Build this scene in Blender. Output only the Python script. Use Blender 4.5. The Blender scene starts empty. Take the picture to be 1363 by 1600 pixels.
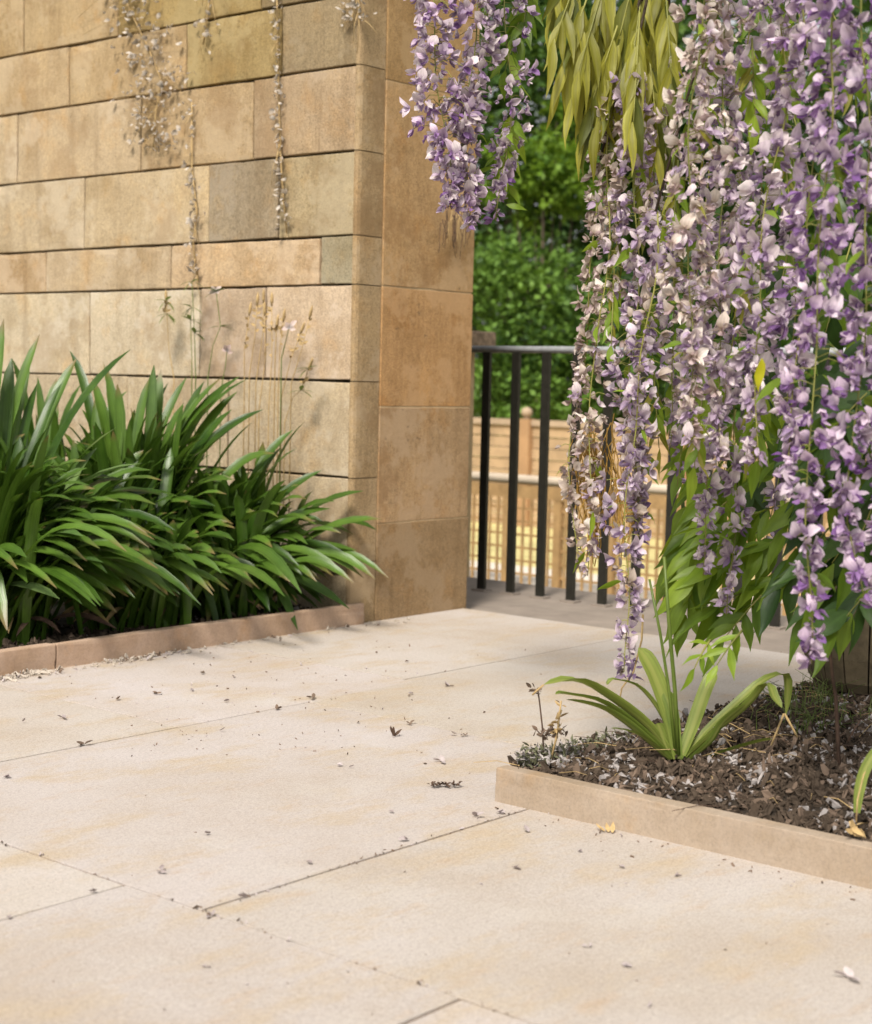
import bpy, math, random
from math import sin, cos, pi, radians
from mathutils import Vector, Matrix, noise

S = bpy.context.scene
COL = S.collection
R = random.Random(11)

# ------------------------------------------------------------------ camera, sky, sun, exposure
FOC, PW, PH = 2529.0, 1363.0, 1600.0
YAW, PITCH, ROLL = radians(40.0), radians(4.63), radians(1.36)
CAM = Vector((0, 0, 1.0))
FWD = Vector((cos(YAW)*cos(PITCH), sin(YAW)*cos(PITCH), -sin(PITCH)))
_r = Vector((sin(YAW), -cos(YAW), 0)); _u = _r.cross(FWD)
RGT = _r*cos(ROLL) + _u*sin(ROLL)
UPV = -_r*sin(ROLL) + _u*cos(ROLL)

def ray(x, y): return FWD + RGT*((x-PW/2)/FOC) - UPV*((y-PH/2)/FOC)
def at(x, y, d): return CAM + ray(x, y)*d
def on_z(x, y, z=0.0):
    v = ray(x, y); return CAM + v*((z-CAM.z)/v.z)
def on_x(x, y, X):
    v = ray(x, y); return CAM + v*(X/v.x)
def on_y(x, y, Y):
    v = ray(x, y); return CAM + v*(Y/v.y)

cd = bpy.data.cameras.new('camera')
cam = bpy.data.objects.new('camera', cd); COL.objects.link(cam)
cam.matrix_world = Matrix(((RGT.x, UPV.x, -FWD.x, CAM.x), (RGT.y, UPV.y, -FWD.y, CAM.y), (RGT.z, UPV.z, -FWD.z, CAM.z), (0, 0, 0, 1)))
cd.sensor_width = 36.0; cd.lens = FOC/PH*36.0
cd.clip_start = 0.05; cd.clip_end = 500
cd.dof.use_dof = True; cd.dof.focus_distance = 4.4; cd.dof.aperture_fstop = 4.0
S.camera = cam

SUN_EL, SUN_AZ = radians(50), radians(203)      # direction towards the sun, azimuth from +X to +Y
w = bpy.data.worlds.new('World'); S.world = w; w.use_nodes = True
nt = w.node_tree; nt.nodes.clear()
sky = nt.nodes.new('ShaderNodeTexSky'); sky.sky_type = 'NISHITA'; sky.sun_disc = False
sky.sun_elevation = SUN_EL; sky.sun_rotation = radians(90) - SUN_AZ
sky.dust_density = 4.0
hs = nt.nodes.new('ShaderNodeHueSaturation'); hs.inputs['Saturation'].default_value = 0.12
bg = nt.nodes.new('ShaderNodeBackground'); bg.inputs['Strength'].default_value = 0.105
out = nt.nodes.new('ShaderNodeOutputWorld')
nt.links.new(sky.outputs[0], hs.inputs['Color']); nt.links.new(hs.outputs[0], bg.inputs['Color']); nt.links.new(bg.outputs[0], out.inputs['Surface'])
sl = bpy.data.lights.new('sun', 'SUN'); sl.energy = 2.65; sl.angle = radians(12); sl.color = (1.0, 0.93, 0.83)
so = bpy.data.objects.new('sun', sl); COL.objects.link(so)
so.rotation_euler = Vector((cos(SUN_EL)*cos(SUN_AZ), cos(SUN_EL)*sin(SUN_AZ), sin(SUN_EL))).to_track_quat('Z', 'Y').to_euler()
so.location = (-3, -1, 6)
S.view_settings.view_transform = 'Standard'; S.view_settings.look = 'None'
S.view_settings.exposure = 0.70; S.view_settings.gamma = 1.0; S.view_settings.use_curve_mapping = False
S.render.engine = 'CYCLES'
S.render.resolution_x = 872; S.render.resolution_y = 1024

# ------------------------------------------------------------------ helpers
def tag(o, label=None, cat=None, group=None, kind=None):
    if label: o['label'] = label
    if cat: o['category'] = cat
    if group: o['group'] = group
    if kind: o['kind'] = kind
    return o

def link(name, me, parent=None, loc=None, rot=None, scale=None):
    o = bpy.data.objects.new(name, me); COL.objects.link(o)
    if parent is not None: o.parent = parent
    if loc is not None: o.location = loc
    if rot is not None: o.rotation_euler = rot
    if scale is not None: o.scale = (scale,)*3 if isinstance(scale, (int, float)) else scale
    return o

def empty(name, loc=(0, 0, 0)):
    o = bpy.data.objects.new(name, None); o.empty_display_size = 0.1; o.location = loc; COL.objects.link(o); return o

class MB:
    def __init__(self): self.v = []; self.f = []; self.m = []; self.uv = {}
    def box(self, x0, x1, y0, y1, z0, z1, mi=0):
        n = len(self.v)
        self.v += [(x0,y0,z0),(x1,y0,z0),(x1,y1,z0),(x0,y1,z0),(x0,y0,z1),(x1,y0,z1),(x1,y1,z1),(x0,y1,z1)]
        for q in ((0,3,2,1),(4,5,6,7),(0,1,5,4),(1,2,6,5),(2,3,7,6),(3,0,4,7)):
            self.f.append(tuple(n+i for i in q)); self.m.append(mi)
    def quad(self, a, b, c, d, mi=0):
        n = len(self.v); self.v += [tuple(a), tuple(b), tuple(c), tuple(d)]; self.f.append((n, n+1, n+2, n+3)); self.m.append(mi)
    def tube(self, pts, radii, k=5, mi=0, cap=True):
        pts = [Vector(p) for p in pts]; n0 = len(self.v); N = len(pts)
        if isinstance(radii, (int, float)): radii = [radii]*N
        for i, p in enumerate(pts):
            t = (pts[min(i+1, N-1)] - pts[max(i-1, 0)])
            t = t.normalized() if t.length > 1e-9 else Vector((0, 0, 1))
            a = t.cross(Vector((0.31, 0.77, 0.55))).normalized(); b = t.cross(a)
            for j in range(k):
                q = p + (a*cos(2*pi*j/k) + b*sin(2*pi*j/k))*radii[i]; self.v.append(tuple(q))
        for i in range(N-1):
            for j in range(k):
                self.f.append((n0+i*k+j, n0+i*k+(j+1) % k, n0+(i+1)*k+(j+1) % k, n0+(i+1)*k+j)); self.m.append(mi)
        if cap and k > 2:
            self.f.append(tuple(n0+j for j in reversed(range(k)))); self.m.append(mi)
            self.f.append(tuple(n0+(N-1)*k+j for j in range(k))); self.m.append(mi)
    def petal(self, o, d, n, L, W, prof, cup=0.3, bend=0.0, mi=0, across=2):
        o = Vector(o); d = Vector(d).normalized(); n = Vector(n); n = (n - d*n.dot(d)).normalized(); s = d.cross(n)
        n0 = len(self.v); k = len(prof); c = across+1
        for i, pr in enumerate(prof):
            t = i/(k-1)
            p = o + d*(L*(t - 0.25*abs(bend)*t*t)) + n*(bend*L*t*t)
            for j in range(c):
                x = (j/across)*2-1; self.uv[len(self.v)] = (j/across, t)
                self.v.append(tuple(p + s*(x*W*pr*0.5) + n*(cup*W*pr*0.5*(x*x))))
        for i in range(k-1):
            for j in range(across):
                a = n0+i*c+j
                self.f.append((a, a+1, a+c+1, a+c)); self.m.append(mi)
    def strap(self, pts, width, prof, side, fold=0.25, mi=0):
        # a strap leaf along pts; side: sideways direction; V-folded section
        n0 = len(self.v); N = len(pts); pts = [Vector(p) for p in pts]
        for i, p in enumerate(pts):
            t = (pts[min(i+1, N-1)] - pts[max(i-1, 0)]).normalized()
            s = Vector(side); s = s - t*s.dot(t)
            s = s.normalized() if s.length > 1e-6 else Vector((1, 0, 0))
            nn = s.cross(t)
            if nn.z < 0: nn = -nn
            ww = width*prof(i/(N-1))*0.5; k0 = len(self.v); tt = i/(N-1)
            self.uv[k0] = (0, tt); self.uv[k0+1] = (.5, tt); self.uv[k0+2] = (1, tt)
            self.v += [tuple(p - s*ww + nn*ww*fold), tuple(p), tuple(p + s*ww + nn*ww*fold)]
        for i in range(N-1):
            a = n0+3*i
            self.f += [(a, a+1, a+4, a+3), (a+1, a+2, a+5, a+4)]; self.m += [mi, mi]
    def mesh(self, name, mats, smooth=True):
        me = bpy.data.meshes.new(name); me.from_pydata(self.v, [], self.f)
        for m in (mats if isinstance(mats, (list, tuple)) else [mats]): me.materials.append(m)
        if any(self.m): me.polygons.foreach_set('material_index', self.m)
        if smooth: me.polygons.foreach_set('use_smooth', [True]*len(self.f))
        if self.uv:
            ul = me.uv_layers.new(name='UVMap'); g = self.uv.get
            ul.data.foreach_set('uv', [c for lp in me.loops for c in g(lp.vertex_index, (.5, .2))])
        me.update(); return me
    def obj(self, name, mats, parent=None, smooth=True, **k):
        return link(name, self.mesh(name, mats, smooth), parent, **k)

def stone_mesh(name, x0, x1, y0, y1, z0, z1, mat, bev=0.004, jit=0.0015, seg=1, worn=0.0, flat=False):
    import bmesh
    bm = bmesh.new(); bmesh.ops.create_cube(bm, size=1.0)
    for v in bm.verts:
        v.co = Vector(((x0+x1)/2 + v.co.x*(x1-x0), (y0+y1)/2 + v.co.y*(y1-y0), (z0+z1)/2 + v.co.z*(z1-z0)))
        v.co += Vector((R.uniform(-jit, jit), R.uniform(-jit, jit), R.uniform(-jit, jit)))
    bmesh.ops.bevel(bm, geom=list(bm.edges), offset=bev, segments=seg, affect='EDGES', profile=0.6)
    if worn:     # uneven, chipped arrises
        bmesh.ops.subdivide_edges(bm, edges=[e for e in bm.edges if e.calc_length() > .06], cuts=7, use_grid_fill=True)
        c = Vector(((x0+x1)/2, (y0+y1)/2, (z0+z1)/2)); h = Vector(((x1-x0)/2, (y1-y0)/2, (z1-z0)/2)); sd = R.uniform(0, 90)
        for v in bm.verts:
            d = v.co - c; near = [i for i in range(3) if h[i]-abs(d[i]) < bev*1.6+jit]
            q = v.co*1.0 + Vector((sd, 0, 0))
            if len(near) >= 2:
                k = max(0, noise.noise(q*9)+.15)*worn + max(0, noise.noise(q*31)-.25)*worn*2.2
                for i in near:
                    if flat and i == 2: continue
                    v.co[i] -= (1 if d[i] > 0 else -1)*k
            elif len(near) == 1:
                i = near[0]; v.co[i] += (1 if d[i] > 0 else -1)*noise.noise(q*5)*worn*(.1 if flat else .35)
    me = bpy.data.meshes.new(name); bm.to_mesh(me); bm.free(); me.materials.append(mat); return me

# ------------------------------------------------------------------ materials
def new_mat(name):
    m = bpy.data.materials.new(name); m.use_nodes = True
    n = m.node_tree; b = n.nodes['Principled BSDF']; return m, n, b

def N(n, t, **k):
    x = n.nodes.new(t)
    for a, b in k.items(): setattr(x, a, b)
    return x

def ramp(n, src, stops):
    r = n.nodes.new('ShaderNodeValToRGB'); e = r.color_ramp.elements
    while len(e) < len(stops): e.new(0.5)
    for i, (p, c) in enumerate(stops):
        e[i].position = p; e[i].color = (c[0], c[1], c[2], 1) if isinstance(c, (tuple, list)) else (c, c, c, 1)
    n.links.new(src, r.inputs[0]); return r.outputs[0]

def mixc(n, a, b, fac, mode='MIX'):
    m = n.nodes.new('ShaderNodeMix'); m.data_type = 'RGBA'; m.blend_type = mode
    for i, v in ((6, a), (7, b), (0, fac)):
        s = m.inputs[i]
        if isinstance(v, (int, float)): s.default_value = v if i == 0 else (v, v, v, 1)
        elif isinstance(v, tuple): s.default_value = (v[0], v[1], v[2], 1)
        else: n.links.new(v, s)
    return m.outputs[2]

def nz(n, scale, detail=4.0, rough=0.55, vec=None, out=0, stretch=None, offs=None):
    t = n.nodes.new('ShaderNodeTexNoise'); t.inputs['Scale'].default_value = scale
    t.inputs['Detail'].default_value = detail; t.inputs['Roughness'].default_value = rough
    if vec is not None:
        if stretch or offs:
            mp = n.nodes.new('ShaderNodeMapping')
            if stretch: mp.inputs['Scale'].default_value = stretch
            if offs: mp.inputs['Location'].default_value = offs
            n.links.new(vec, mp.inputs['Vector']); vec = mp.outputs[0]
        n.links.new(vec, t.inputs['Vector'])
    return t.outputs[out]

def bump(n, b, src, strength, dist=0.01):
    bp = n.nodes.new('ShaderNodeBump'); bp.inputs['Strength'].default_value = strength; bp.inputs['Distance'].default_value = dist
    n.links.new(src, bp.inputs['Height']); n.links.new(bp.outputs[0], b.inputs['Normal']); return bp

def geo(n): return n.nodes.new('ShaderNodeNewGeometry').outputs['Position']

def stone_mat(name, streak=0.5, pit=0.5, bumpk=0.5, blot=1.0, speck=0.85):
    """sandstone: own colour from the object's colour, mottled, grained and weather-streaked"""
    m, n, b = new_mat(name)
    P = geo(n); oi = N(n, 'ShaderNodeObjectInfo')
    # shift the noise from stone to stone
    cmb = N(n, 'ShaderNodeVectorMath', operation='MULTIPLY_ADD')
    cv = N(n, 'ShaderNodeCombineXYZ')
    for i in range(3): n.links.new(oi.outputs['Random'], cv.inputs[i])
    n.links.new(cv.outputs[0], cmb.inputs[0]); cmb.inputs[1].default_value = (37, 53, 71); n.links.new(P, cmb.inputs[2])
    V = cmb.outputs[0]
    base = oi.outputs['Color']
    big = ramp(n, nz(n, 3.2, 5, 0.6, V), [(0.30, (0.72, 0.66, 0.55)), (0.52, (1, 1, 1)), (0.75, (1.14, 1.10, 1.0))])
    c = mixc(n, base, big, 0.85, 'MULTIPLY')
    och = ramp(n, nz(n, 5.5, 6, 0.65, V, offs=(3, 9, 2)), [(0.54, 0.0), (0.74, 0.75)])
    c = mixc(n, c, mixc(n, base, (1.02, 0.84, 0.60), 1.0, 'MULTIPLY'), och)
    st = ramp(n, nz(n, 1.0, 6, 0.65, P, stretch=(14, 14, 1.3)), [(0.50, 0.0), (0.72, streak)])
    c = mixc(n, c, mixc(n, base, (0.55, 0.50, 0.44), 1.0, 'MULTIPLY'), st)
    sp = nz(n, 160, 3, 0.7, P)
    c = mixc(n, c, ramp(n, sp, [(0.30, 0.50), (0.5, 1.0), (0.72, 1.28)]), speck, 'MULTIPLY')
    c = mixc(n, c, ramp(n, nz(n, 70, 5, 0.75, P, stretch=(1, 1, .6)), [(0.32, 0.72), (0.5, 1.0), (0.70, 1.16)]), speck*.9, 'MULTIPLY')
    wm = ramp(n, nz(n, 2.2, 9, 0.72, V, offs=(1, 17, 4)), [(0.52, 0.0), (0.56, 0.5*blot), (0.75, 0.7*blot)])
    c = mixc(n, c, mixc(n, base, (1.12, 1.18, 1.32), 1.0, 'MULTIPLY'), wm)
    dm = ramp(n, nz(n, 1.9, 9, 0.75, V, offs=(11, 3, 9)), [(0.54, 0.0), (0.60, 0.45*blot), (0.75, 0.6*blot)])
    c = mixc(n, c, mixc(n, base, (0.66, 0.58, 0.50), 1.0, 'MULTIPLY'), dm)
    pits = ramp(n, nz(n, 42, 5, 0.7, V), [(0.62, 0.0), (0.72, 1.0)])
    patch = ramp(n, nz(n, 2.6, 3, 0.5, V, offs=(8, 1, 4)), [(0.50, 0.0), (0.60, 1.0)])
    pm = N(n, 'ShaderNodeMath', operation='MULTIPLY'); n.links.new(pits, pm.inputs[0]); n.links.new(patch, pm.inputs[1])
    pk = N(n, 'ShaderNodeMath', operation='MULTIPLY'); n.links.new(pm.outputs[0], pk.inputs[0]); pk.inputs[1].default_value = pit
    c = mixc(n, c, (0.10, 0.075, 0.05), pk.outputs[0])
    n.links.new(c, b.inputs['Base Color']); b.inputs['Roughness'].default_value = 0.92; b.inputs['Specular IOR Level'].default_value = 0.2
    h = N(n, 'ShaderNodeMath', operation='MULTIPLY_ADD'); n.links.new(pk.outputs[0], h.inputs[0]); h.inputs[1].default_value = -1.6
    h2 = N(n, 'ShaderNodeMath', operation='MULTIPLY_ADD'); n.links.new(sp, h2.inputs[0]); h2.inputs[1].default_value = 0.35; n.links.new(nz(n, 26, 6, 0.7, V), h2.inputs[2])
    n.links.new(h2.outputs[0], h.inputs[2])
    bump(n, b, h.outputs[0], bumpk, 0.006)
    return m

M_wall = stone_mat('ashlar sandstone')
M_end = stone_mat('dressed sandstone', streak=0.45, pit=0.8, bumpk=0.5, blot=1.25)
M_kerb = stone_mat('kerb sandstone', streak=0.10, pit=0.12, bumpk=0.22, blot=0.3, speck=0.32)

def pave_mat():
    m, n, b = new_mat('pale paving limestone')
    P = geo(n); oi = N(n, 'ShaderNodeObjectInfo')
    base = oi.outputs['Color']
    cl = ramp(n, nz(n, 1.7, 5, 0.6, P), [(0.32, (0.90, 0.845, 0.765)), (0.52, (1, 0.99, 0.98)), (0.70, (1.07, 1.08, 1.12))])
    c = mixc(n, base, cl, 0.9, 'MULTIPLY')
    st = ramp(n, nz(n, 3.2, 7, 0.68, P, stretch=(0.8, 1.5, 1), offs=(4.2, 1.3, 0)), [(0.50, 0.0), (0.66, 0.8)])
    c = mixc(n, c, (0.41, 0.325, 0.225), st)
    st2 = ramp(n, nz(n, 9, 6, 0.7, P, stretch=(0.5, 1.4, 1), offs=(14.2, 5.3, 0)), [(0.56, 0.0), (0.72, 0.6)])
    c = mixc(n, c, (0.40, 0.295, 0.20), st2)
    bl = ramp(n, nz(n, 2.4, 4, 0.6, P, offs=(7, 7, 0)), [(0.55, 0.0), (0.72, 0.35)])
    c = mixc(n, c, (0.50, 0.47, 0.435), bl)
    sp = nz(n, 240, 3, 0.75, P)
    c = mixc(n, c, ramp(n, sp, [(0.30, 0.66), (0.5, 1.0), (0.72, 1.16)]), 0.9, 'MULTIPLY')
    c = mixc(n, c, ramp(n, nz(n, 95, 4, 0.75, P), [(0.32, 0.80), (0.5, 1.0), (0.70, 1.10)]), 0.8, 'MULTIPLY')
    dk = ramp(n, nz(n, 55, 4, 0.8, P), [(0.68, 0.0), (0.78, 0.45)])
    c = mixc(n, c, (0.30, 0.22, 0.15), dk)
    n.links.new(c, b.inputs['Base Color']); b.inputs['Roughness'].default_value = 0.85; b.inputs['Specular IOR Level'].default_value = 0.25
    h2 = N(n, 'ShaderNodeMath', operation='MULTIPLY_ADD'); n.links.new(sp, h2.inputs[0]); h2.inputs[1].default_value = 0.3; n.links.new(nz(n, 18, 6, 0.65, P), h2.inputs[2])
    bump(n, b, h2.outputs[0], 0.34, 0.008); return m
M_pave = pave_mat()

def plain(name, col, rough=0.8, var=0.25, scale=12, metal=0.0, bumpk=0.0, spec=0.3):
    m, n, b = new_mat(name); P = geo(n)
    t = nz(n, scale, 6, 0.65, P)
    c = mixc(n, col, ramp(n, t, [(0.3, 1-var), (0.7, 1+var)]), 1.0, 'MULTIPLY')
    n.links.new(c, b.inputs['Base Color']); b.inputs['Roughness'].default_value = rough; b.inputs['Metallic'].default_value = metal
    b.inputs['Specular IOR Level'].default_value = spec
    if bumpk: bump(n, b, t, bumpk)
    return m

def leaf_mat(name, dark, light, rough=0.45, trans=0.3, tcol=None, vein=0.0, spec=0.4, scale=9, stripe=None, base_c=None, ribs=9, tip=False):
    m, n, b = new_mat(name); oi = N(n, 'ShaderNodeObjectInfo'); P = geo(n)
    f = N(n, 'ShaderNodeMath', operation='MULTIPLY_ADD'); n.links.new(oi.outputs['Random'], f.inputs[0]); f.inputs[1].default_value = 0.6
    g = N(n, 'ShaderNodeMath', operation='MULTIPLY_ADD'); n.links.new(nz(n, scale, 4, 0.6, P), g.inputs[0]); g.inputs[1].default_value = 0.9; g.inputs[2].default_value = -0.22
    n.links.new(g.outputs[0], f.inputs[2])
    c = ramp(n, f.outputs[0], [(0.15, dark), (0.85, light)])
    hsrc = nz(n, 60, 3, 0.6, P)
    if vein or stripe or base_c:
        uv = N(n, 'ShaderNodeUVMap').outputs[0]; sx = N(n, 'ShaderNodeSeparateXYZ'); n.links.new(uv, sx.inputs[0])
        if base_c:   # petals: stronger colour at the claw than at the edge
            c = mixc(n, c, base_c, ramp(n, sx.outputs[1], [(0.0, 0.85), (0.55, 0.0)]))
        if vein:
            vn = nz(n, 1.0, 3, 0.6, uv, stretch=(ribs, 0.9, 1)); hsrc = vn
            c = mixc(n, c, ramp(n, vn, [(0.35, 1-vein), (0.65, 1+vein)]), 1.0, 'MULTIPLY')
        if tip:      # some blades have a dry brown tip
            tm = N(n, 'ShaderNodeMath', operation='MULTIPLY')
            n.links.new(ramp(n, sx.outputs[1], [(0.90, 0.0), (0.98, 1.0)]), tm.inputs[0]); n.links.new(ramp(n, oi.outputs['Random'], [(0.55, 0.0), (0.60, 0.9)]), tm.inputs[1])
            c = mixc(n, c, (0.17, 0.115, 0.045), tm.outputs[0])
        if stripe:
            c = mixc(n, c, stripe, ramp(n, sx.outputs[0], [(0.28, 0.0), (0.47, 0.8), (0.53, 0.8), (0.72, 0.0)]))
    n.links.new(c, b.inputs['Base Color']); b.inputs['Roughness'].default_value = rough; b.inputs['Specular IOR Level'].default_value = spec
    tr = N(n, 'ShaderNodeBsdfTranslucent')
    if tcol: n.links.new(mixc(n, c, tcol, 0.5), tr.inputs[0])
    else: n.links.new(c, tr.inputs[0])
    mx = N(n, 'ShaderNodeMixShader'); mx.inputs[0].default_value = trans
    n.links.new(b.outputs[0], mx.inputs[1]); n.links.new(tr.outputs[0], mx.inputs[2])
    n.links.new(mx.outputs[0], n.nodes['Material Output'].inputs['Surface'])
    bump(n, b, hsrc, 0.25 if vein else 0.15, 0.004)
    return m

M_mortar = plain('dark mortar', (0.055, 0.045, 0.03), 0.95, 0.5, 30)
M_grout = plain('sandy grout', (0.12, 0.08, 0.048), 0.95, 0.35, 40)
M_terrace = plain('grey flagstone', (0.24, 0.20, 0.165), 0.85, 0.18, 6, bumpk=0.2)
M_soil = plain('dark soil', (0.030, 0.022, 0.015), 0.95, 0.5, 25, bumpk=0.6)
M_lawn = plain('dry lawn', (0.52, 0.45, 0.20), 0.9, 0.3, 3)
M_path = plain('pale path', (0.62, 0.56, 0.48), 0.9, 0.1, 4)
M_ground = plain('rough ground', (0.10, 0.11, 0.04), 0.95, 0.4, 2)
M_iron = plain('black painted iron', (0.018, 0.017, 0.013), 0.45, 0.3, 20, spec=0.4)
M_rail = plain('worn grey handrail', (0.30, 0.31, 0.32), 0.42, 0.2, 20, metal=0.0)
M_trellis = plain('trellis wood', (0.40, 0.25, 0.11), 0.8, 0.25, 9)
M_cap = plain('pale rail cap', (0.58, 0.48, 0.37), 0.7, 0.12, 6)
M_fence = plain('tan fence boards', (0.40, 0.275, 0.16), 0.85, 0.22, 4)
M_fpost = plain('orange fence post', (0.36, 0.215, 0.11), 0.85, 0.15, 4)
M_fcap = plain('fence capping', (0.38, 0.28, 0.19), 0.8, 0.15, 4)
M_pitted = plain('pitted coping', (0.22, 0.16, 0.11), 0.95, 0.6, 35, bumpk=0.8)
M_shaft = plain('pale shaft stone', (0.46, 0.33, 0.19), 0.9, 0.2, 8)
M_bark = plain('bark', (0.075, 0.055, 0.038), 0.95, 0.5, 20, bumpk=0.8)
M_pot = plain('weathered barrel wood', (0.11, 0.085, 0.05), 0.85, 0.4, 14, bumpk=0.4)
M_hoop = plain('rusty hoop', (0.05, 0.04, 0.03), 0.6, 0.4, 30)
M_stem = leaf_mat('raceme stalk', (0.14, 0.15, 0.03), (0.27, 0.26, 0.06), 0.6, 0.1)
M_stemdry = plain('golden dry stalk', (0.42, 0.25, 0.06), 0.85, 0.35, 30)
M_twig = plain('dead brown twig', (0.075, 0.045, 0.03), 0.9, 0.4, 30)
M_straw = plain('straw', (0.40, 0.28, 0.13), 0.85, 0.3, 40)
M_agap = leaf_mat('agapanthus leaf', (0.022, 0.056, 0.005), (0.088, 0.160, 0.022), 0.32, 0.20, (0.13, 0.24, 0.02), vein=.3, spec=0.36, tip=True)
M_agap2 = leaf_mat('agapanthus leaf greyer', (0.06, 0.12, 0.028), (0.16, 0.24, 0.08), 0.36, 0.15, vein=.25, spec=0.45)
M_lily = leaf_mat('lily leaf', (0.085, 0.135, 0.018), (0.19, 0.235, 0.045), 0.42, 0.28, (0.30, 0.34, 0.04), vein=.25, stripe=(0.27, 0.29, 0.075))
M_leafg = leaf_mat('wisteria leaf green', (0.055, 0.125, 0.010), (0.20, 0.30, 0.032), 0.42, 0.48, (0.34, 0.48, 0.02), vein=.2, ribs=4)
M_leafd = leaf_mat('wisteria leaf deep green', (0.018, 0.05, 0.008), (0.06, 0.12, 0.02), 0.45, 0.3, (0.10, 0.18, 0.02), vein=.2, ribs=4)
M_leafy = leaf_mat('young yellow leaf', (0.13, 0.135, 0.010), (0.42, 0.40, 0.06), 0.45, 0.5, (0.55, 0.52, 0.04), vein=.3, ribs=6, stripe=(0.30,0.29,0.07))
M_leafl = leaf_mat('lime leaf', (0.13, 0.23, 0.016), (0.31, 0.43, 0.042), 0.45, 0.5, (0.44, 0.58, 0.03), vein=.2, ribs=4)
M_weed = leaf_mat('weed leaf', (0.10, 0.15, 0.03), (0.20, 0.25, 0.07), 0.6, 0.3)
M_brownleaf = leaf_mat('brown scrap', (0.06, 0.04, 0.025), (0.20, 0.14, 0.10), 0.9, 0.1)

def petal_mat(name, a, b_, c, trans=0.38):
    return leaf_mat(name, a, b_, 0.65, trans, None, vein=.16, spec=0.15, scale=22, base_c=c, ribs=7)
M_pet = {}
for k, (a, b_, c, d, e) in {
    'cream':  ((0.62, 0.52, 0.45), (0.90, 0.82, 0.75), (0.40, 0.29, 0.30), (0.62, 0.50, 0.50), (0.40, 0.30, 0.22)),
    'pale':   ((0.60, 0.51, 0.53), (0.88, 0.79, 0.79), (0.32, 0.22, 0.37), (0.60, 0.49, 0.59), (0.42, 0.30, 0.42)),
    'lilac':  ((0.47, 0.37, 0.45), (0.78, 0.67, 0.74), (0.20, 0.13, 0.25), (0.44, 0.34, 0.46), (0.28, 0.18, 0.32)),
    'purple': ((0.48, 0.35, 0.48), (0.80, 0.65, 0.76), (0.16, 0.07, 0.24), (0.36, 0.22, 0.43), (0.26, 0.14, 0.33)),
    'dry':    ((0.38, 0.30, 0.25), (0.62, 0.53, 0.46), (0.24, 0.18, 0.18), (0.42, 0.33, 0.31), (0.30, 0.22, 0.15)),
}.items():
    M_pet[k] = (petal_mat(k+' banner petal', a, b_, e), petal_mat(k+' keel petal', c, d, e))
M_greypet = leaf_mat('fallen grey petal', (0.20, 0.16, 0.15), (0.48, 0.42, 0.41), 0.8, 0.1, scale=60)
M_whitepet = petal_mat('pink white petal', (0.58, 0.45, 0.42), (0.72, 0.62, 0.58), 0.3)
M_wallpet = petal_mat('bleached petal', (0.46, 0.39, 0.31), (0.72, 0.65, 0.57), 0.15)

# ------------------------------------------------------------------ the setting
def sheet(name, x0, x1, y0, y1, z, mat, kind='structure'):
    mb = MB(); mb.quad((x0, y0, z), (x1, y0, z), (x1, y1, z), (x0, y1, z))
    o = mb.obj(name, mat, smooth=False); o['kind'] = kind; return o
sheet('ground', -150, 300, -200, 250, -0.62, M_ground)
sheet('lower_path', 9.30, 10.6, -4, 14, -0.50, M_path)
sheet('lawn', 10.6, 40, -20, 40, -0.504, M_lawn)
# terrace: grey flags past the threshold, ends behind the railing
mb = MB(); mb.box(5.50, 6.55, -2.0, 7.0, -0.60, -0.016)
ter = mb.obj('terrace', M_terrace, smooth=False); ter['kind'] = 'structure'

pat = empty('patio'); pat['kind'] = 'structure'
mb = MB(); mb.box(-2.0, 5.46, -2.0, 4.44, -0.30, -0.0036); mb.obj('grout_bed', M_grout, pat, smooth=False)
SL = []
SL += [(2.0, 3.30, 0.95, 2.23), (2.0, 3.30, -0.4, 0.95), (2.0, 3.55, 2.23, 3.47), (3.55, 4.62, 2.23, 3.52), (4.62, 5.53, 2.23, 3.52)]
SL += [(1.0, 2.0, 0.60, 1.60), (1.0, 2.0, 1.60, 2.45), (0.9, 2.0, 2.45, 3.47), (1.0, 2.0, -0.4, 0.60), (-0.2, 0.9, 2.45, 3.47), (-0.2, 1.0, 0.9, 2.45), (-0.2, 1.0, -0.4, 0.9)]
SL += [(1.9, 3.02, 3.47, 4.47), (0.6, 1.9, 3.47, 4.47), (-0.6, 0.6, 3.47, 4.47), (3.02, 4.05, 3.47, 4.47)]
SL += [(4.05, 5.53, 3.52, 4.47)]
SL += [(3.30, 4.40, 1.1, 2.23), (4.40, 5.53, 1.1, 2.23), (4.40, 5.53, 0.0, 1.1), (3.30, 4.40, 0.0, 1.1)]
for i, (x0, x1, y0, y1) in enumerate(SL):
    g = 0.0028
    dz = R.uniform(-0.0004, 0.0004)
    o = link('paving_slab', stone_mesh('paving_slab', x0+g, x1-g, y0+g, y1-g, -0.05, dz, M_pave, 0.0008, 0.0006, 1, .0020, True), pat)
    k = R.uniform(0.95, 1.04); o.color = (0.435*k, 0.388*k, 0.345*k*R.uniform(0.97, 1.04), 1)

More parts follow.
